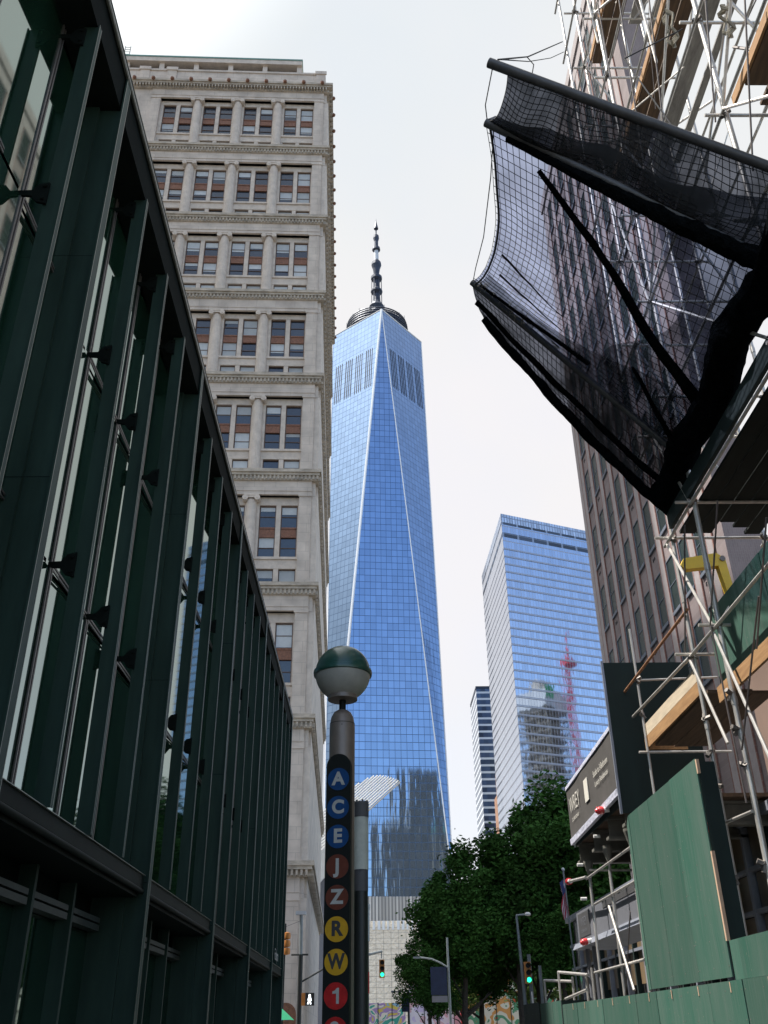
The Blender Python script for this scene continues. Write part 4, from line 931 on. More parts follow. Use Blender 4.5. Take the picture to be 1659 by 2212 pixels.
# farther grey sign box
gs = thing('grey_sign_box', 'pale grey fascia box with a darker square beyond the shed legs', 'sign', (4.9, 20.5, 3.3))
MB().box(4.72, 5.6, 17.0, 23.3, 3.36, 3.98).build('fascia', M['grey_sign'], gs)
MB().hexa([(4.72, 23.31, 3.36), (5.6, 23.31, 3.36), (5.6, 23.75, 3.36), (4.9, 23.75, 3.36)], [(4.72, 23.31, 3.98), (5.6, 23.31, 3.98), (5.6, 23.75, 3.9), (4.9, 23.75, 3.9)]).build('fascia_return', M['grey_sign'], gs)
MB().hexa([(4.64, 17, 3.24), (5.6, 17, 3.24), (5.6, 23.7, 3.24), (4.64, 23.7, 3.24)], [(4.69, 17, 3.358), (5.6, 17, 3.358), (5.6, 23.6, 3.358), (4.69, 23.6, 3.358)]).build('fascia_lip', M['shop_frame'], gs)
MB().box(4.71, 4.72, 21.9, 23.1, 3.44, 3.93).box(4.71, 4.72, 17, 20.5, 3.80, 3.93).build('dark_square', M['grey_sign_d'], gs)
tm = MB()
for body, size, y, z in (('WREY', 0.26, 22.5, 3.74), ('222 BROADWAY', 0.09, 22.5, 3.56)):
    tm.mesh(text_mesh(body, size), frame_mat((4.705, y, z), (0, -1, 0), (0, 0, 1)))
tm.build('lettering', M['grey_sign'], gs)
for y in (22.6, 23.3): MB().tube((4.9, y, 0), (4.9, y, 3.24), 0.05, 8).build('leg', M['grey_sign'], gs)

# bare tube frames past the far hoarding
tf = thing('tube_frame', 'cluster of bare galvanised tube frames with white tube ends in front of the trees', 'scaffold frame', (4.8, 24, 0))
def at(px, py, X):       # measured pixel of the photograph on the plane X = const
    d = _r*((px-829.5)) + _u*(1106-py) + _f*2006
    t = X/d.x; return Vector((X, d.y*t, 1.65+d.z*t))
for (a, b_, X) in (((1176, 2118), (1196, 2200), 4.8), ((1206, 2100), (1225, 2200), 4.7), ((1236, 2110), (1252, 2210), 4.9), ((1266, 2110), (1285, 2200), 4.9), ((1278, 2090), (1306, 2200), 4.8)):
    p = at(*a, X); MB().tube((p.x, p.y, 0), p, 0.03, 8).build('post', M['galv'], tf, smooth=True)
for (a, b_, X) in (((1176, 2118), (1236, 2120), 4.85), ((1206, 2100), (1270, 2106), 4.8), ((1222, 2158), (1268, 2138), 4.75)):
    MB().tube(at(*a, X), at(*b_, X), 0.034, 8).build('rail', M['galv'], tf, smooth=True)
MB().tube(at(1228, 2190, 4.75), at(1305, 2184, 4.75), 0.04, 8).build('rail', M['white_cap'], tf)
for k in range(4): MB().tube(at(1232+12*k, 2184, 4.72), at(1230+12*k, 2172, 4.72), 0.035, 6, 0.015).build('tube_end', M['white_cap'], tf)

# red warning lamps
def lamp(p, d, label):
    t = thing('warning_lamp', label, 'warning light', p, 'red warning lamps on the scaffold'); p, d = Vector(p), Vector(d).normalized()
    MB().path([p, p+d*0.05, p+d*0.10, p+d*0.16], 0.06, 12, [0.055, 0.07, 0.065, 0.03]).build('red_lens', M['red_lens'], t, smooth=True)
    c_ = MB()
    for k in range(3): c_.path([p+d*(0.03+0.045*k)-d*0.006, p+d*(0.03+0.045*k)+d*0.006], 0.074, 12)
    c_.build('cage_ring', M['red_lens'], t)
    MB().tube(p-d*0.09, p, 0.05, 10).build('holder', M['white_cap'], t)
lamp((4.36, 21.85, 4.50), (-0.05, 1, 0.08), 'red warning lamp on the tube end beside the flag')
lamp((4.17, 17.15, 5.08), (-1, 0.1, -0.1), 'red warning lamp under the charcoal banner')
lamp((4.42, 12.58, 3.95), (-0.9, 0.5, -0.3), 'large red lamp beside the tall green plywood panel')
lamp((4.58, 21.7, 3.28), (-1, 0, -0.2), 'small red lamp under the grey sign box')

# ------------------------------------------------------------ debris net on outriggers
net = thing('debris_net', 'black debris net slung on outrigger poles over the street', 'safety net', (3.5, 9.5, 9))
P3a, P3b = Vector((4.6, 11.57, 9.05)), Vector((1.70, 11.57, 12.48))
P2a, P2b = Vector((4.6, 7.88, 9.38)), Vector((1.49, 7.88, 11.73))
P1a, P1b = Vector((6.2, 7.35, 9.33)), Vector((1.50, 7.35, 12.17))
for a, b_, r in ((P3a, P3b, 0.052), (P2a+(P2a-P2b)*0.2, P2b, 0.055), (P1a, P1b, 0.062)):
    MB().tube(a, b_, r, 12).tube(b_, b_+(b_-a).normalized()*0.004, r*0.8, 10).build('outrigger_pole', M['pole_grey'], net, smooth=True)
def nsurf(s, t):
    """s from P3 (0) to P2 (1); t from the scaffold (0) to the tips (1)"""
    a = P3a.lerp(P3b, t); b_ = P2a.lerp(P2b, t); p = a.lerp(b_, s)
    w = 4*s*(1-s)
    p.z -= 0.55*w*(0.35+0.5*t); p.x += 0.20*w*t*t
    q = mnoise.noise((p.x*1.2, p.y*1.2, 2.0)); p.z += 0.07*q*w; p.x += 0.05*q*w
    p.z += 0.03*mnoise.noise((p.x*4, p.y*4, 5.0))*w
    return p
def flap(s, t):
    a = P3a.lerp(P3b, t); lo = Vector((4.6, 12.37, 8.51)).lerp(Vector((1.86, 11.6, 11.72)), t)
    lo.z += 0.16*4*t*(1-t)*0.2 - 0.22*4*t*(1-t)
    p = a.lerp(lo, s); p.y += 0.25*math.sin(s*math.pi)*(1-t*0.6)+0.05*mnoise.noise((t*6, s*3, 1)); return p
def upper(s, t):
    """folded bay between P2 (0) and P1 (1)"""
    a = P2a.lerp(P2b, t); P1s = P1b+(P1a-P1b)*0.70
    b_ = P1s.lerp(P1b, t*0.93); p = a.lerp(b_, s)
    w = 4*s*(1-s); p.z -= (0.28+0.10*math.sin(t*9))*w*0.6; p.x += 0.10*w*math.sin(t*13); p.y += 0.12*mnoise.noise((t*8, s*2, 7))*w
    return p
def sheet(fn, ns, nt_, name, m_, off=Vector()):
    vs = [fn(i/ns, j/nt_)+off for i in range(ns+1) for j in range(nt_+1)]
    fs = [(i*(nt_+1)+j, (i+1)*(nt_+1)+j, (i+1)*(nt_+1)+j+1, i*(nt_+1)+j+1) for i in range(ns) for j in range(nt_)]
    return MB().add(vs, fs).build(name, m_, net, smooth=True)
def cords(fn, ns, nt_, name, m_, r=0.0042, sub=2):
    b_ = MB()
    for i in range(ns+1):
        b_.path([fn(i/ns, j/(nt_*sub)) for j in range(nt_*sub+1)], r, 3)
    for j in range(nt_+1):
        b_.path([fn(i/(ns*sub), j/nt_) for i in range(ns*sub+1)], r, 3)
    return b_.build(name, m_, net)
sheet(nsurf, 40, 40, 'net_liner', M['liner'], Vector((0.03, 0.02, 0.06)))
cords(nsurf, 30, 40, 'net_mesh', M['net'], 0.0050)
def base_gather(s, t):
    p = nsurf(s, t*0.42*(0.75+0.25*math.sin(s*7))); p.z += 0.05; p.x += 0.02; return p
sheet(base_gather, 40, 14, 'gathered_net', M['liner_gather'])
def far_gather(s, t):
    p = nsurf(s*0.30*(0.7+0.3*math.sin(t*5+1)), t*0.96); p.z += 0.09; return p
sheet(far_gather, 14, 40, 'gathered_net', M['liner_gather'])
sheet(flap, 12, 40, 'net_flap', M['liner_dark'])
cords(flap, 9, 44, 'flap_mesh', M['net'], 0.006)
sheet(upper, 16, 40, 'folded_net_liner', M['liner_dark'])
sheet(lambda s, t: upper(s*(0.30+0.30*(1-t)+0.08*math.sin(t*11)), t)+Vector((0.02, -0.04, 0.02)), 10, 40, 'folded_net_liner', M['liner_dark'])
cords(upper, 14, 46, 'folded_net_mesh', M['net'], 0.006)
def roll(fn, n, r0, r1, name, m_, jit=0.35, seed=1):
    pts = [fn(k/n) for k in range(n+1)]; nn = 12; vs = []; fs = []; ref = None
    for i, p in enumerate(pts):
        d = (pts[min(i+1, n)]-pts[max(i-1, 0)]).normalized()
        if ref is None: ref = d.orthogonal().normalized()
        a = (ref-d*ref.dot(d)).normalized(); ref = a; b_ = d.cross(a); r = r0+(r1-r0)*i/n
        for k in range(nn):
            t = 2*math.pi*k/nn; o = a*math.cos(t)+b_*math.sin(t)
            q = 1+jit*(mnoise.noise((i*0.2+o.x*2, o.y*2+seed*3.3, o.z*2))+0.5*mnoise.noise((i*0.5, o.x*4+seed, o.z*4)))
            vs.append(p+o*r*q)
    for i in range(n):
        for k in range(nn): fs.append((i*nn+k, i*nn+(k+1) % nn, (i+1)*nn+(k+1) % nn, (i+1)*nn+k))
    fs += [tuple(range(nn-1, -1, -1)), tuple(n*nn+k for k in range(nn))]
    return MB().add(vs, fs).build(name, m_, net, smooth=True)
roll(lambda t: Vector((4.5, 12.35, 8.75)).lerp(Vector((4.5, 5.0, 9.3)), t)+Vector((0.05*math.sin(t*23), 0, 0.06*math.sin(t*17))), 90, 0.22, 0.26, 'net_roll', M['roll'], 0.22, 1)
roll(lambda t: P2a.lerp(P2b, t*0.92)+Vector((0.0, 0.02, -0.08-0.05*math.sin(t*3))), 70, 0.13, 0.035, 'net_roll', M['roll'], 0.3, 2)
roll(lambda t: flap(1.0, t), 70, 0.075, 0.06, 'net_hem', M['roll'], 0.35, 3)
roll(lambda t: flap(0.45, t), 60, 0.05, 0.04, 'net_hem', M['roll'], 0.45, 4)
def seam(t):
    s = 0.93-0.62*t; p = nsurf(s, 0.80*(1-t)); p.z -= 0.03; return p
roll(seam, 40, 0.03, 0.085, 'net_seam', M['roll'], 0.2, 5)
for (s0, t0, s1, t1, r0, r1) in ((0.05, 0.97, 0.12, 0.45, 0.02, 0.035), (0.28, 0.93, 0.20, 0.60, 0.015, 0.006), (0.42, 0.95, 0.30, 0.62, 0.016, 0.006), (0.30, 0.30, 0.02, 0.02, 0.02, 0.05)):
    roll(lambda t: nsurf(s0+(s1-s0)*t, t0+(t1-t0)*t)+Vector((0, 0, -0.01)), 24, r0, r1, 'net_pleat', M['roll'], 0.4, 6)
ow_ = MB()
for k in range(70):
    s, t = random.random()**2*0.10, random.uniform(0.72, 0.99)
    p = nsurf(s, t)+Vector((random.uniform(-.02, .02), random.uniform(-.02, .02), random.uniform(-.02, .05)))
    d = Vector((random.uniform(-1, 1), random.uniform(-1, 1), random.uniform(-1, 1)))*0.06
    ow_.path([p-d, p+Vector((0, 0, 0.02)), p+d], 0.006, 3)
for k in range(110):
    t = random.uniform(0.55, 0.98); p = flap(-0.06-0.10*random.random(), t); d = (P3b-P3a).normalized()*0.045
    ow_.path([p-d, p, p+d], 0.0055, 3)
ow_.build('frayed_cord', M['net_old'], net)
rp = MB()
rp.path([P1b+Vector((0.12, 0, 0.06)), Vector((2.6, 9.57, 15.5)), Vector((4.55, 13.57, 21.85))], 0.012, 6)
rp.path([P1b+Vector((0.16, 0, 0.06)), Vector((2.6, 9.55, 15.35)), Vector((3.6, 11.6, 18.4)), Vector((4.55, 13.59, 21.5))], 0.008, 6)
rp.path([Vector((2.58, 9.54, 15.45)), Vector((2.66, 9.5, 15.2)), Vector((2.62, 9.5, 15.0))], 0.009, 6)
rp.path([P1b+Vector((0.05, 0, -0.05)), P2b.lerp(P1b, 0.5)+Vector((-0.02, 0.1, -0.1)), P2b+Vector((0.02, 0, 0.05))], 0.007, 6)
rp.path([P2b+Vector((0.1, 0, -0.05)), Vector((1.62, 8.6, 11.55)), Vector((1.66, 9.8, 11.7)), Vector((1.66, 10.8, 12.05)), P3b+Vector((0.02, 0, 0.02))], 0.007, 6)
rp.path([nsurf(k/20, 0.985)+Vector((0, 0, 0)) for k in range(21)], 0.016, 6)
rp.path([Vector((4.4, 8.0, 13.85)), Vector((3.4, 7.8, 12.9)), P1b+(P1a-P1b)*0.45+Vector((0, 0, 0.06))], 0.010, 6)
rp.build('rope', M['net'], net)
for c_, s_, lb in ((Vector((4.55, 8.6, 14.9)), 0.35, 'tangled rope coil tied to the scaffold ledger above the outrigger poles'), (Vector((4.55, 7.2, 12.9)), 0.25, 'rope loop hanging beside the thick scaffold standard'), (Vector((4.6, 8.0, 16.4)), 0.3, 'topmost rope coil tied high on the scaffold')):
    tg = MB()
    tg.path([c_+Vector((0.05*math.sin(5*u), s_*0.35*math.cos(u), s_*math.sin(u)*(0.8+0.02*u)-0.1)) for u in [2*math.pi*q/14 for q in range(57)]], 0.014, 5)
    tag(tg.build('rope_coil', M['net_old'], None, org=c_), lb, 'rope')

# yellow machine glimpsed behind the scaffold
ym = thing('boom_lift', 'yellow lift arm glimpsed between the scaffold tubes', 'boom lift', (5.7, 14, 7.95))
MB().prism([(5.2, 14, 8.42), (5.28, 14, 8.56), (5.85, 14, 8.66), (5.98, 14, 8.55), (6.02, 14, 7.95), (5.9, 14, 7.95), (5.84, 14, 8.42), (5.3, 14, 8.36)], (0, 0.14, 0)).build('arm', M['yellow_paint'], ym)
MB().tube((5.93, 13.98, 8.55), (5.93, 14.16, 8.55), 0.05, 10).build('joint_pin', M['clamp'], ym)

# ------------------------------------------------------------ subway lamp totem
TX, TY = -0.205, 6.40
tot = thing('subway_lamp_totem', 'subway totem lamp with green and white globe and coloured route discs', 'lamp post', (TX, TY, 0))
MB().lathe((TX, TY, 0), [(0.088, 0.02), (0.088, 3.50), (0.086, 3.53), (0.078, 3.575), (0.060, 3.61), (0.034, 3.628), (0.026, 3.63)], 40).build('pole', M['totem'], tot, smooth=True)
MB().lathe((TX, TY, 0), [(0.0886, 3.525), (0.0886, 3.529)], 40, cap=False).tube((TX, TY-0.0895, 3.505), (TX, TY-0.085, 3.505), 0.004, 8).build('cap_seam', M['dark'], tot)
MB().lathe((TX, TY, 0), [(0.024, 3.62), (0.024, 3.72)], 16).build('neck', M['totem_panel'], tot, smooth=True)
MB().lathe((TX, TY, 0), [(0.095, 3.700), (0.105, 3.703), (0.104, 3.745), (0.088, 3.752)], 36).build('collar', M['totem'], tot, smooth=True)
GC, GR = 3.900, 0.198
MB().lathe((TX, TY, GC), [(GR*math.cos(a), GR*math.sin(a)) for a in [R(-62+ (62)*k/14) for k in range(15)]], 48, cap=False).build('lower_globe', M['globe_milk'], tot, smooth=True)
MB().lathe((TX, TY, GC), [(GR*math.cos(a), GR*math.sin(a)+0.002) for a in [R(90*k/16) for k in range(16)]]+[(0.002, GR+0.002)], 48, cap=False).build('upper_globe', M['globe_green'], tot, smooth=True)
MB().lathe((TX, TY, GC), [(GR-0.004, -0.022), (GR+0.010, -0.018), (GR+0.013, 0.0), (GR+0.010, 0.016), (GR-0.004, 0.022)], 48, cap=False).build('globe_rim', M['globe_green'], tot, smooth=True)
yp = TY-0.0885
TR = Matrix.Translation((TX, TY, 0)) @ Matrix.Rotation(R(-11), 4, 'Z') @ Matrix.Translation((-TX, -TY, 0))
arch = [(TX+0.0825*math.cos(a), yp-0.012, 3.215+0.0825*math.sin(a)) for a in [math.pi*k/18 for k in range(19)]]
MB(TR).prism([(TX+0.0825, yp-0.012, 0.3)]+arch+[(TX-0.0825, yp-0.012, 0.3)], (0, 0.05, 0)).build('sign_panel', M['totem_panel'], tot)
for ch, z, mm, lm in (('A', 3.128, 'blue', 'letter_w'), ('C', 2.944, 'blue', 'letter_w'), ('E', 2.760, 'blue', 'letter_w'), ('J', 2.576, 'brown_b', 'letter_w'), ('Z', 2.392, 'brown_b', 'letter_w'), ('R', 2.208, 'yellow', 'letter_k'), ('W', 2.024, 'yellow', 'letter_k'), ('1', 1.840, 'red', 'letter_w'), ('2', 1.656, 'red', 'letter_w')):
    dsc = MB(TR).tube((TX, yp-0.0125, z), (TX, yp-0.0140, z), 0.0735, 40).build('route_disc', M[mm], tot)
    if ch == '1':
        MB(TR).prism([(TX+0.020, yp-0.0150, z-0.042), (TX+0.020, yp-0.0150, z+0.043), (TX+0.007, yp-0.0150, z+0.043), (TX-0.004, yp-0.0150, z+0.030), (TX-0.020, yp-0.0150, z+0.024), (TX-0.020, yp-0.0150, z+0.011), (TX+0.003, yp-0.0150, z+0.013), (TX+0.003, yp-0.0150, z-0.042)], (0, 0.0008, 0)).build('letter', M[lm], dsc); continue
    MB(TR).mesh(text_mesh(ch, 0.116, 0.0048), frame_mat((TX, yp-0.0150, z), (1, 0, 0), (0, 0, 1)) @ Matrix.Diagonal((0.84 if ch == 'W' else 1.0, 1, 1, 1))).build('letter', M[lm], dsc)

p2 = thing('kerb_post', 'dark round post with a pale wrapped upper sleeve just behind the totem', 'post', (-0.085, 7.4, 0))
px_, py_ = -0.085, 7.4
MB().lathe((px_, py_, 0), [(0.052, 0), (0.052, 2.56)], 20).build('pole', M['post_black'], p2, smooth=True)
MB().lathe((px_, py_, 0), [(0.0535, 2.56), (0.054, 2.71)], 20, cap=False).build('dark_wrap', M['grey_sign_d'], p2, smooth=True)
MB().lathe((px_, py_, 0), [(0.056, 2.71), (0.057, 3.10)], 20, cap=False).build('pale_sleeve', M['post_pale'], p2, smooth=True)
cpm = MB().lathe((px_, py_, 0), [(0.059, 3.09), (0.060, 3.20), (0.056, 3.205)], 20)
for k in range(14):
    t = 2*math.pi*k/14; cpm.box(px_+0.052*math.cos(t)-0.008, px_+0.052*math.cos(t)+0.008, py_+0.052*math.sin(t)-0.008, py_+0.052*math.sin(t)+0.008, 3.2, 3.208+0.008*(k % 2))
cpm.build('cap', M['grey_sign_d'], p2)

# ------------------------------------------------------------ street lamps, signals, signs
def signal(root, p, facing_lit='green', s=1.0):
    p = Vector(p)
    MB().box(p.x-0.17*s, p.x+0.17*s, p.y, p.y+0.22*s, p.z-0.52*s, p.z+0.52*s).build('housing', M['sig_yellow'], root)
    for k, nm in ((0.34, 'red'), (0, 'amber'), (-0.34, 'green')):
        lit = nm == facing_lit
        lens = MB().tube((p.x+0.02, p.y-0.02, p.z+k*s), (p.x+0.02, p.y+0.01, p.z+k*s), 0.12*s, 14).build('lens', M['sig_green'] if lit and nm == 'green' else M['sig_red'] if lit else M['sig_black'], root)
        v = MB(); vs = []; fs = []
        for q in range(9):
            a = math.pi*(-0.1+1.2*q/8)
            for yy in (p.y, p.y-0.26*s): vs.append((p.x+0.02+0.14*s*math.cos(a), yy, p.z+k*s+0.14*s*math.sin(a)))
        for q in range(8): fs.append((2*q, 2*q+1, 2*q+3, 2*q+2))
        v.add(vs, fs).build('visor', M['sig_black'], lens)
mast = thing('signal_mast', 'dark signal mast with grey sleeve carrying the hanging green traffic light, behind the totem', 'traffic light', (-0.35, 60, 0))
MB().tube((-0.35, 60, 0), (-0.35, 60, 6.3), 0.13, 10).build('pole', M['post_black'], mast, smooth=True)
MB().tube((-0.35, 60, 6.3), (-0.35, 60, 8.0), 0.17, 10).tube((-0.35, 60, 8.0), (-0.35, 60, 8.3), 0.19, 10).build('grey_sleeve', M['street_grey'], mast, smooth=True)
MB().path([(-0.35, 60, 5.55), (0.1, 60.3, 5.68), (0.55, 60.5, 5.78)], 0.07, 8).tube((0.52, 60.5, 5.75), (0.52, 60.5, 5.4), 0.03, 6).build('arm', M['street_grey'], mast, smooth=True)
signal(mast, (0.53, 60.45, 4.86), 'green', 0.92)
MB().box(-0.62, -0.20, 59.7, 59.74, 3.55, 4.65).build('red_sign', M['sign_red'], mast)

lt_ = thing('street_lamp', 'tall lamp post with flat grey head and crossbar beside the limestone building', 'street lamp', (-4.9, 70, 0), 'street lamps')
MB().tube((-4.9, 70, 0), (-4.9, 70, 6.3), 0.15, 10).build('pole', M['post_black'], lt_, smooth=True)
MB().tube((-4.9, 70, 6.3), (-4.95, 70, 8.8), 0.11, 10).build('upper_pole', M['street_grey'], lt_, smooth=True)
MB().box(-5.32, -4.62, 69.7, 70.3, 8.78, 9.0).build('lamp_head', M['mast_light'], lt_)
MB().tube((-5.55, 70, 6.28), (-4.4, 70, 6.28), 0.06, 8).build('crossbar', M['post_black'], lt_)
MB().tube((-4.85, 70, 4.6), (-3.3, 70.5, 5.45), 0.06, 8).build('side_arm', M['post_black'], lt_)
MB().path([(-5.0, 70, 8.4), (-6.0, 68, 7.8), (-8.0, 66, 7.3)], 0.015, 5).build('span_wire', M['wire'], lt_)
wk = thing('walk_signal', 'pedestrian walk signal showing a white figure on an orange bracket', 'walk signal', (-4.45, 69.6, 3.4))
MB().box(-4.75, -4.5, 69.55, 69.7, 3.2, 3.95).build('bracket', M['sig_yellow'], wk)
MB().box(-4.48, -3.9, 69.5, 69.75, 3.2, 3.95).build('housing', M['sig_black'], wk)
fg = MB().tube((-4.2, 69.49, 3.80), (-4.2, 69.47, 3.80), 0.07, 10)
fg.prism([(-4.27, 69.47, 3.72), (-4.13, 69.47, 3.72), (-4.06, 69.47, 3.5), (-4.12, 69.47, 3.48), (-4.14, 69.47, 3.55), (-4.08, 69.47, 3.28), (-4.15, 69.47, 3.27), (-4.2, 69.47, 3.44), (-4.28, 69.47, 3.27), (-4.35, 69.47, 3.29), (-4.26, 69.47, 3.52), (-4.33, 69.47, 3.5)], (0, 0.02, 0)).build('lit_figure', M['sig_white'], wk)
ts2 = thing('traffic_signal', 'orange three lens traffic signal seen edge on by the hall corner', 'traffic light', (-5.25, 61, 5.6))
for k in range(3):
    MB().lathe((-5.12, 61, 0), [(0.05, 5.68+0.42*k), (0.20, 5.72+0.42*k), (0.22, 5.88+0.42*k), (0.19, 6.04+0.42*k), (0.05, 6.08+0.42*k)], 12).build('lens_housing', M['sig_yellow'], ts2, smooth=True)
MB().tube((-5.25, 61.1, 0), (-5.25, 61.1, 7.4), 0.06, 8).build('pole', M['post_black'], ts2)

la = thing('street_lamp', 'grey lamp post with short arm and round white head before the trees', 'street lamp', (5.75, 40, 0), 'street lamps')
MB().path([(5.82, 40, 0), (5.8, 40, 3.0), (5.72, 40, 5.62)], 0.06, 10, [0.075, 0.07, 0.05]).build('pole', M['street_grey'], la, smooth=True)
MB().tube((5.70, 40, 5.62), (6.08, 40, 5.65), 0.035, 8).build('arm', M['street_grey'], la)
MB().lathe((6.17, 40, 0), [(0.03, 5.60), (0.12, 5.62), (0.13, 5.67), (0.06, 5.73)], 14).build('lamp_head', M['white_cap'], la, smooth=True)
sg = thing('traffic_signal', 'green lit traffic signal on a grey pole in front of the dark trees', 'traffic light', (5.95, 39.6, 0))
MB().tube((6.05, 39.8, 0), (6.05, 39.8, 4.2), 0.07, 8).build('pole', M['street_grey'], sg)
MB().tube((6.45, 39.7, 0), (6.42, 39.7, 3.8), 0.065, 8).build('side_pole', M['street_grey'], sg)
signal(sg, (5.93, 39.5, 3.55), 'green', 0.72)
MB().tube((6.02, 39.3, 1.9), (5.98, 39.3, 2.9), 0.03, 6).build('white_tube', M['white_cap'], sg)

def cobra(p, top, arm, label, bn=None):
    t = thing('street_lamp', label, 'street lamp', p, 'street lamps'); p = Vector(p)
    MB().tube(p, (p.x-0.02, p.y, top), 0.09, 8, 0.06).build('pole', M['street_grey'], t, smooth=True)
    a = [(p.x-0.02, p.y, arm), (p.x-0.5, p.y, arm+0.28), (p.x-1.0, p.y, arm+0.48), (p.x-1.72, p.y, arm+0.58)]
    MB().path(a, 0.05, 8).build('arm', M['street_grey'], t, smooth=True)
    MB().box(p.x-2.1, p.x-1.7, p.y-0.1, p.y+0.1, arm+0.52, arm+0.62).build('lamp_head', M['street_grey'], t)
    return t
cobra((4.55, 62, 0), 6.6, 4.95, 'street lamp with long curved arm and navy banner in front of the trees')
bb = thing('pole_banner', 'navy pole banner with faint lettering on the curved arm lamp', 'banner', (3.95, 62, 3.4))
MB().box(3.45, 4.42, 61.95, 61.99, 3.5, 5.0).build('banner_sheet', M['navy'], bb)
MB().box(3.50, 4.42, 61.93, 61.99, 3.12, 3.46).build('sign_plate', M['grey_sign'], bb)
def black_lamp(x, y, h, w, label):
    t = thing('street_lamp', label, 'street lamp', (x, y, 0), 'street lamps')
    MB().tube((x, y, 0), (x, y, h), 0.10, 8).build('pole', M['post_black'], t); MB().tube((x, y, h), (x-w, y, h), 0.06, 8).build('arm', M['post_black'], t)
    MB().box(x-w-0.5, x-w, y-0.1, y+0.1, h-0.06, h+0.10).build('lamp_head', M['grey_sign'], t); return t
def onp(px, py, Y):
    d = _r*((px-829.5)) + _u*(1106-py) + _f*2006
    t = Y/d.y; return Vector((d.x*t, Y, 1.65+d.z*t))
q = onp(882, 2142, 110); black_lamp(q.x, 110, q.z, onp(882, 2142, 110).x-onp(855, 2142, 110).x, 'black lamp post with straight arm in front of the beige cube')
q = onp(942, 2110, 100); black_lamp(q.x, 100, q.z, q.x-onp(900, 2112, 100).x, 'black lamp post with straight arm under the left tree')
for (x0, x1, y0, y1, Y, lb) in ((868, 882, 2148, 2186, 109.8, 'dark vertical street banner left of the lilac mural'), (918, 936, 2112, 2165, 99.7, 'dark vertical street banner in front of the lilac mural')):
    a, b_ = onp(x0, y1, Y), onp(x1, y0, Y)
    t = thing('pole_banner', lb, 'banner', (a.x, Y, a.z)); MB().box(a.x, b_.x, Y, Y+0.05, a.z, b_.z).build('banner_sheet', M['navy'], t)
    MB().box(a.x, b_.x, Y-0.02, Y+0.07, b_.z, b_.z+0.08).build('rod', M['post_black'], t)

# flag
fl_ = thing('flag_pole', 'small striped flag hanging limp on a thin pole by the grey sign box', 'flag', (5.92, 30, 0))
MB().tube((5.94, 30, 0), (5.82, 30, 5.86), 0.028, 8).build('pole', M['street_grey'], fl_)
MB().lathe((5.82, 30, 0), [(0.01, 5.84), (0.05, 5.88), (0.05, 5.92), (0.01, 5.96)], 10).build('finial', M['mast_light'], fl_)
def flagpt(u, v):   # u across the hang 0..1, v down 0..1
    return Vector((5.82-0.03+0.05*v-0.16*u*(0.6+0.5*v)+0.03*math.sin(v*9+u*5), 29.98-0.05*math.sin(u*7+v*3), 5.62-1.05*v-0.1*u))
for k in range(7):
    fm = MB(); n = 14
    for i in range(n):
        u0, u1 = k/7, (k+1)/7
        fm.quad(flagpt(u0, i/n), flagpt(u1, i/n), flagpt(u1, (i+1)/n), flagpt(u0, (i+1)/n))
    fm.build('stripe', M['flag_red'] if k % 2 == 0 else M['flag_white'], fl_)
cn_ = MB()
for i in range(5):
    cn_.quad(flagpt(0, i/14)-Vector((0, 0.01, 0)), flagpt(1, i/14)-Vector((0, 0.01, 0)), flagpt(1, (i+1)/14)-Vector((0, 0.01, 0)), flagpt(0, (i+1)/14)-Vector((0, 0.01, 0)))
cn_.build('canton', M['flag_blue'], fl_)

# umbrella at the corner
um = thing('umbrella', 'open pink, blue and green umbrella at the lower corner of the green hall', 'umbrella', (-6.75, 60.5, 0))
n = 8; ux, uy, uz = -6.45, 60.5, 3.62
for k in range(n):
    m_ = MB(); t0, t1 = 2*math.pi*(k-0.2)/n-2.2, 2*math.pi*(k+0.8)/n-2.2
    prev = None
    for j in range(6):
        r = 1.95*j/5; z = uz-1.35*(j/5)**1.25
        cur = (Vector((ux+r*math.cos(t0), uy+r*math.sin(t0), z)), Vector((ux+r*math.cos((t0+t1)/2)*0.97, uy+r*math.sin((t0+t1)/2)*0.97, z+0.02)), Vector((ux+r*math.cos(t1), uy+r*math.sin(t1), z)))
        if prev: m_.quad(prev[0], cur[0], cur[1], prev[1]); m_.quad(prev[1], cur[1], cur[2], prev[2])
        prev = cur
    m_.build('panel', M[('umb_pink', 'umb_blue', 'umb_green', 'umb_white')[k % 4]], um)
MB().tube((ux, uy, 0.2), (ux, uy, uz+0.08), 0.02, 8).build('shaft', M['post_black'], um)

# painted hoardings at the end of the street
def mural(x0, x1, y, z1, m_, label):
    t = thing('painted_hoarding', label, 'hoarding', ((x0+x1)/2, y, 0), 'painted hoardings at the end of the street')
    MB().box(x0, x1, y, y+0.15, 0, z1).build('board', m_, t)
    p_ = MB(); x = x0
    while x < x1: p_.box(x, x+0.12, y-0.08, y, 0, z1+0.1); x += 2.4
    p_.build('post', M['post_black'], t)
mural(-4, 5.6, 180, 5.9, M['mural_a'], 'low painted hoarding in teal, white and purple below the beige cube')
mural(5.8, 14.3, 170, 11.3, M['mural_b'], 'taller lilac and pink painted hoarding left of the tree trunks')
mural(15.3, 40, 172, 9.6, M['mural_c'], 'orange and green painted hoarding glimpsed between the tree trunks')
rc = thing('red_pillar', 'red painted pillar between the lilac and orange hoardings', 'pillar', (14.6, 168, 0))
MB().box(14.0, 15.1, 168, 169, 0, 12.4).build('pillar', M['sign_red'], rc); MB().box(13.9, 15.2, 167.9, 169.1, 12.4, 12.7).build('cap', M['post_black'], rc)

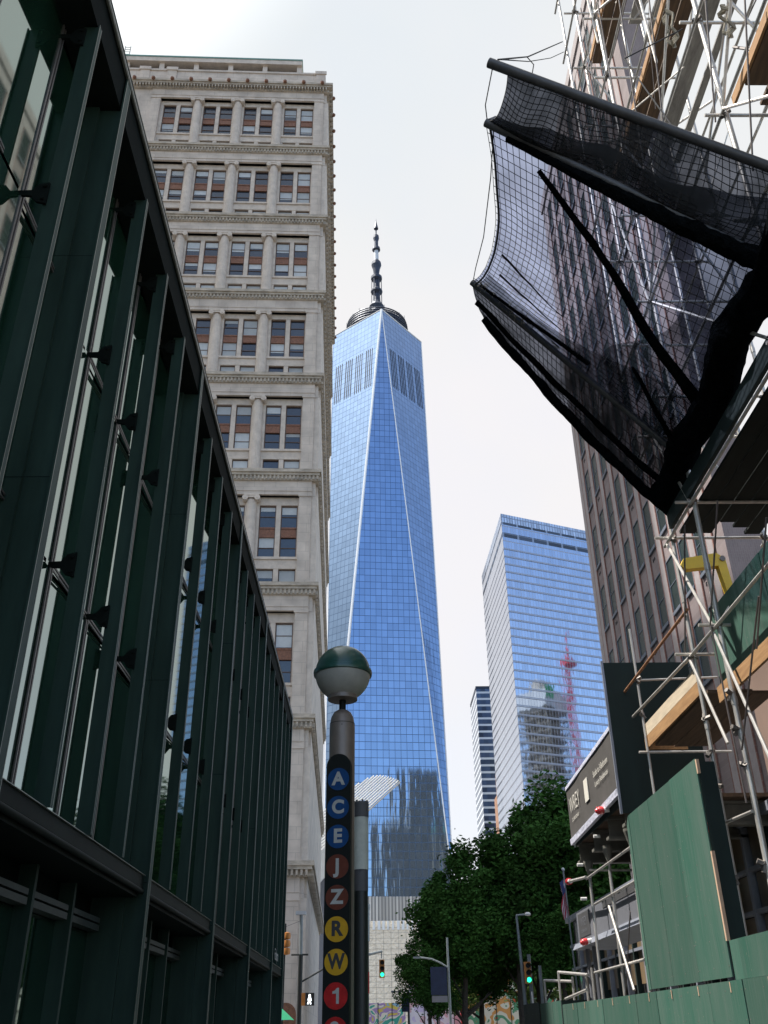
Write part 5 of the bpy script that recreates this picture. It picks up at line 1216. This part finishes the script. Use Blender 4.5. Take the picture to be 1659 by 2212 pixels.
# ------------------------------------------------------------ trees in the churchyard
def leafmesh(name, rx, ry, rz, n, size, seed, m_):
    rnd = random.Random(seed); clumps = []
    for _ in range(64):
        while True:
            v = Vector((rnd.uniform(-1, 1), rnd.uniform(-1, 1), rnd.uniform(-1, 1)))
            if 0.25 < v.length < 1: break
        v = v.normalized()*(0.40+0.62*rnd.random())
        clumps.append((Vector((v.x*rx, v.y*ry, v.z*rz)), rnd.uniform(0.13, 0.40)*min(rx, rz)))
    m2 = MB()
    for i in range(n):
        c_, r = clumps[rnd.randrange(len(clumps))]
        d = Vector((rnd.gauss(0, 1), rnd.gauss(0, 1), rnd.gauss(0, 0.8))); d = d.normalized()*r*(rnd.random()**0.45)
        if rnd.random() < 0.06: d *= 1.5
        p = c_+d; a = Vector((rnd.uniform(-1, 1), rnd.uniform(-1, 1), rnd.uniform(-0.7, 0.5))).normalized(); b_ = a.orthogonal().normalized()
        b_ = (b_*math.cos(rnd.random()*6.28)+a.cross(b_)*math.sin(rnd.random()*6.28)).normalized()
        l, w = size*rnd.uniform(0.7, 1.4), size*rnd.uniform(0.35, 0.6)
        m2.add([p-a*l*0.5, p+b_*w*0.5, p+a*l*0.5, p-b_*w*0.5], [(0, 1, 2, 3)])
    return m2
def trunk(h, cr, seed):
    rnd = random.Random(seed); t = MB()
    t.path([(0, 0, 0), (0.1, 0.05, h*0.25), (-0.1, 0.1, h*0.5), (0.1, 0, h*0.8)], 0.3, 8, [0.36, 0.28, 0.22, 0.08])
    for k in range(9):
        z = h*rnd.uniform(0.18, 0.6); a = rnd.uniform(0, 6.28); r = cr*rnd.uniform(0.5, 0.95)
        e = Vector((r*math.cos(a), r*math.sin(a), z+rnd.uniform(0.15, 0.35)*h)); s = Vector((0, 0, z)); m_ = (s+e)/2+Vector((0, 0, -0.3+rnd.random()*0.8))
        t.path([s, m_, e], 0.1, 6, [0.14, 0.09, 0.03])
    return t
protos = []
for v in range(3):
    root = bpy.data.objects.new('street_tree', None)
    C.objects.link(root); WORG[root.name] = Vector()
    trunk(11, 3.5, 50+v).build('trunk', M['trunk'], root)
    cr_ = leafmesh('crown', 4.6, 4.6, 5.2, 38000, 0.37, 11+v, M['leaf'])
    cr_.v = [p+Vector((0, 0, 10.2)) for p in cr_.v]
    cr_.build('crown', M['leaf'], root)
    protos.append(root)
TREES = [(0, 20.6, 97, 1.55, 20, 'tallest dark tree, right behind the charcoal banner'), (1, 13.6, 95, 1.28, 110, 'broad dark tree below the flat topped glass tower'), (2, 8.2, 93.5, 1.0, 200, 'dark tree at the left end of the tree line'),
         (0, 4.9, 92, 0.62, 300, 'small low branching tree reaching over the beige cube'), (1, 26.5, 99, 1.15, 60, 'dark tree hidden lowest behind the shed'), (2, 16.8, 105, 1.15, 150, 'dark tree rising behind the green traffic signal'),
         (0, 11.0, 107, 0.98, 250, 'second row dark tree behind the navy banner lamp'), (1, 22.5, 108, 1.2, 330, 'second row dark tree behind the flag'), (2, 17.2, 93, 0.86, 10, 'shorter dark tree in front of the broad one')]
used = [False]*3
for v, x, y, s, rz, lb in TREES:
    o = protos[v] if not used[v] else copy_tree(protos[v]); used[v] = True
    o.location = (x, y, 0); o.scale = (s*1.02, s*1.02, s); o.rotation_euler = (0, 0, R(rz))
    tag(o, lb, 'tree', 'churchyard trees')
lt3 = bpy.data.objects.new('street_tree', None); C.objects.link(lt3); WORG[lt3.name] = Vector()
trunk(9, 3, 91).build('trunk', M['trunk'], lt3)
cr_ = leafmesh('crown', 4.4, 4.4, 3.6, 5000, 0.5, 77, M['leaf_sunlit']); cr_.v = [p+Vector((0, 0, 7.5)) for p in cr_.v]; cr_.build('crown', M['leaf_sunlit'], lt3)
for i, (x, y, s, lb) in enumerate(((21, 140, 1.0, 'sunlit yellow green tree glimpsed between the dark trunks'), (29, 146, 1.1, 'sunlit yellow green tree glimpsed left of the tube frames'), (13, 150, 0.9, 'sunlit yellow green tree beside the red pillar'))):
    o = lt3 if i == 0 else copy_tree(lt3); o.location = (x, y, 0); o.scale = (s, s, s); o.rotation_euler = (0, 0, i*1.3); tag(o, lb, 'tree', 'sunlit trees behind the churchyard')

# ------------------------------------------------------------ city behind the camera, seen mirrored in the glass towers
dk = thing('dark_stone_tower', 'dark stepped office tower standing behind the viewer, mirrored in the skyscraper', 'tower', (137, -60, 0))
uvbox(MB(), 103, 130, -90, -50, 0, 187).build('wall', M['dark_stone'], dk)
uvbox(MB(), 128, 141, -88, -47, 187, 232).build('upper_wall', M['dark_stone'], dk)
uvbox(MB(), 130.1, 171, -95, -46, 0, 247).build('slab', M['dark_stone'], dk)
MB().box(108, 120, -84, -56, 187, 196).build('roof', M['concrete'], dk)
go = thing('cream_pointed_tower', 'cream tower with pointed crown standing behind the viewer, mirrored in the skyscraper', 'tower', (183, -42, 0))
uvbox(MB(), 173, 194, -58, -32, 0, 180).build('wall', M['gothic'], go)
MB().hexa([(173, -58, 180), (194, -58, 180), (194, -32, 180), (173, -32, 180)], [(181, -46, 226), (183, -46, 226), (183, -44, 226), (181, -44, 226)]).build('spire', M['patina'], go)
ct = thing('tower_under_construction', 'bare concrete tower under construction, mirrored in the flat topped tower', 'building', (207, 318, 0))
cs = MB(); cxx, cyy = 207, 318
for k in range(41):
    z = 4.3*k; cs.box(cxx-11.5, cxx+11.5, cyy-11.5, cyy+11.5, z, z+0.4)
cs.build('slabs', M['concrete'], ct)
cs = MB()
for ix in range(5):
    for iy in range(5): cs.box(cxx-10.4+5.2*ix-0.4, cxx-10.4+5.2*ix+0.4, cyy-10.4+5.2*iy-0.4, cyy-10.4+5.2*iy+0.4, 0, 178)
cs.box(cxx-4, cxx+4, cyy-4, cyy+4, 0, 194)
cs.build('columns', M['concrete'], ct)
MB().box(cxx-11.8, cxx+11.8, cyy-11.8, cyy+11.8, 174, 185).build('white_formwork', M['mast_light'], ct)
MB().box(cxx-12, cxx-3, cyy+11.85, cyy+12.1, 180, 188).build('green_netting', M['green_net'], ct)
cr2 = thing('tower_crane', 'red lattice tower crane beside the concrete tower, mirrored in the flat topped tower', 'crane', (219, 333, 0))
cm = MB(); qx, qy = 217.0, 334.0
for dx in (-1.4, 1.4):
    for dy in (-1.4, 1.4): cm.tube((qx+dx, qy+dy, 0), (qx+dx, qy+dy, 204), 0.4, 4)
for k in range(43):
    z = 4.7*k; cm.tube((qx-1.4, qy-1.4, z), (qx+1.4, qy-1.4, z+4.7), 0.25, 4); cm.tube((qx-1.4, qy-1.4, z), (qx-1.4, qy+1.4, z+4.7), 0.25, 4); cm.tube((qx+1.4, qy-1.4, z), (qx-1.4, qy-1.4, z+4.7), 0.25, 4)
cm.build('mast', M['crane_red'], cr2)
MB().box(qx-3, qx+7, qy-3, qy+3, 204, 207).build('machinery_deck', M['crane_red'], cr2)
MB().tube((qx, qy, 207), (qx+2, qy+2, 226), 0.9, 5).tube((qx+5, qy, 207), (qx+2, qy, 219), 0.5, 5).tube((qx+2, qy, 219), (qx+2, qy+2, 225), 0.2, 4).build('jib', M['crane_red'], cr2)
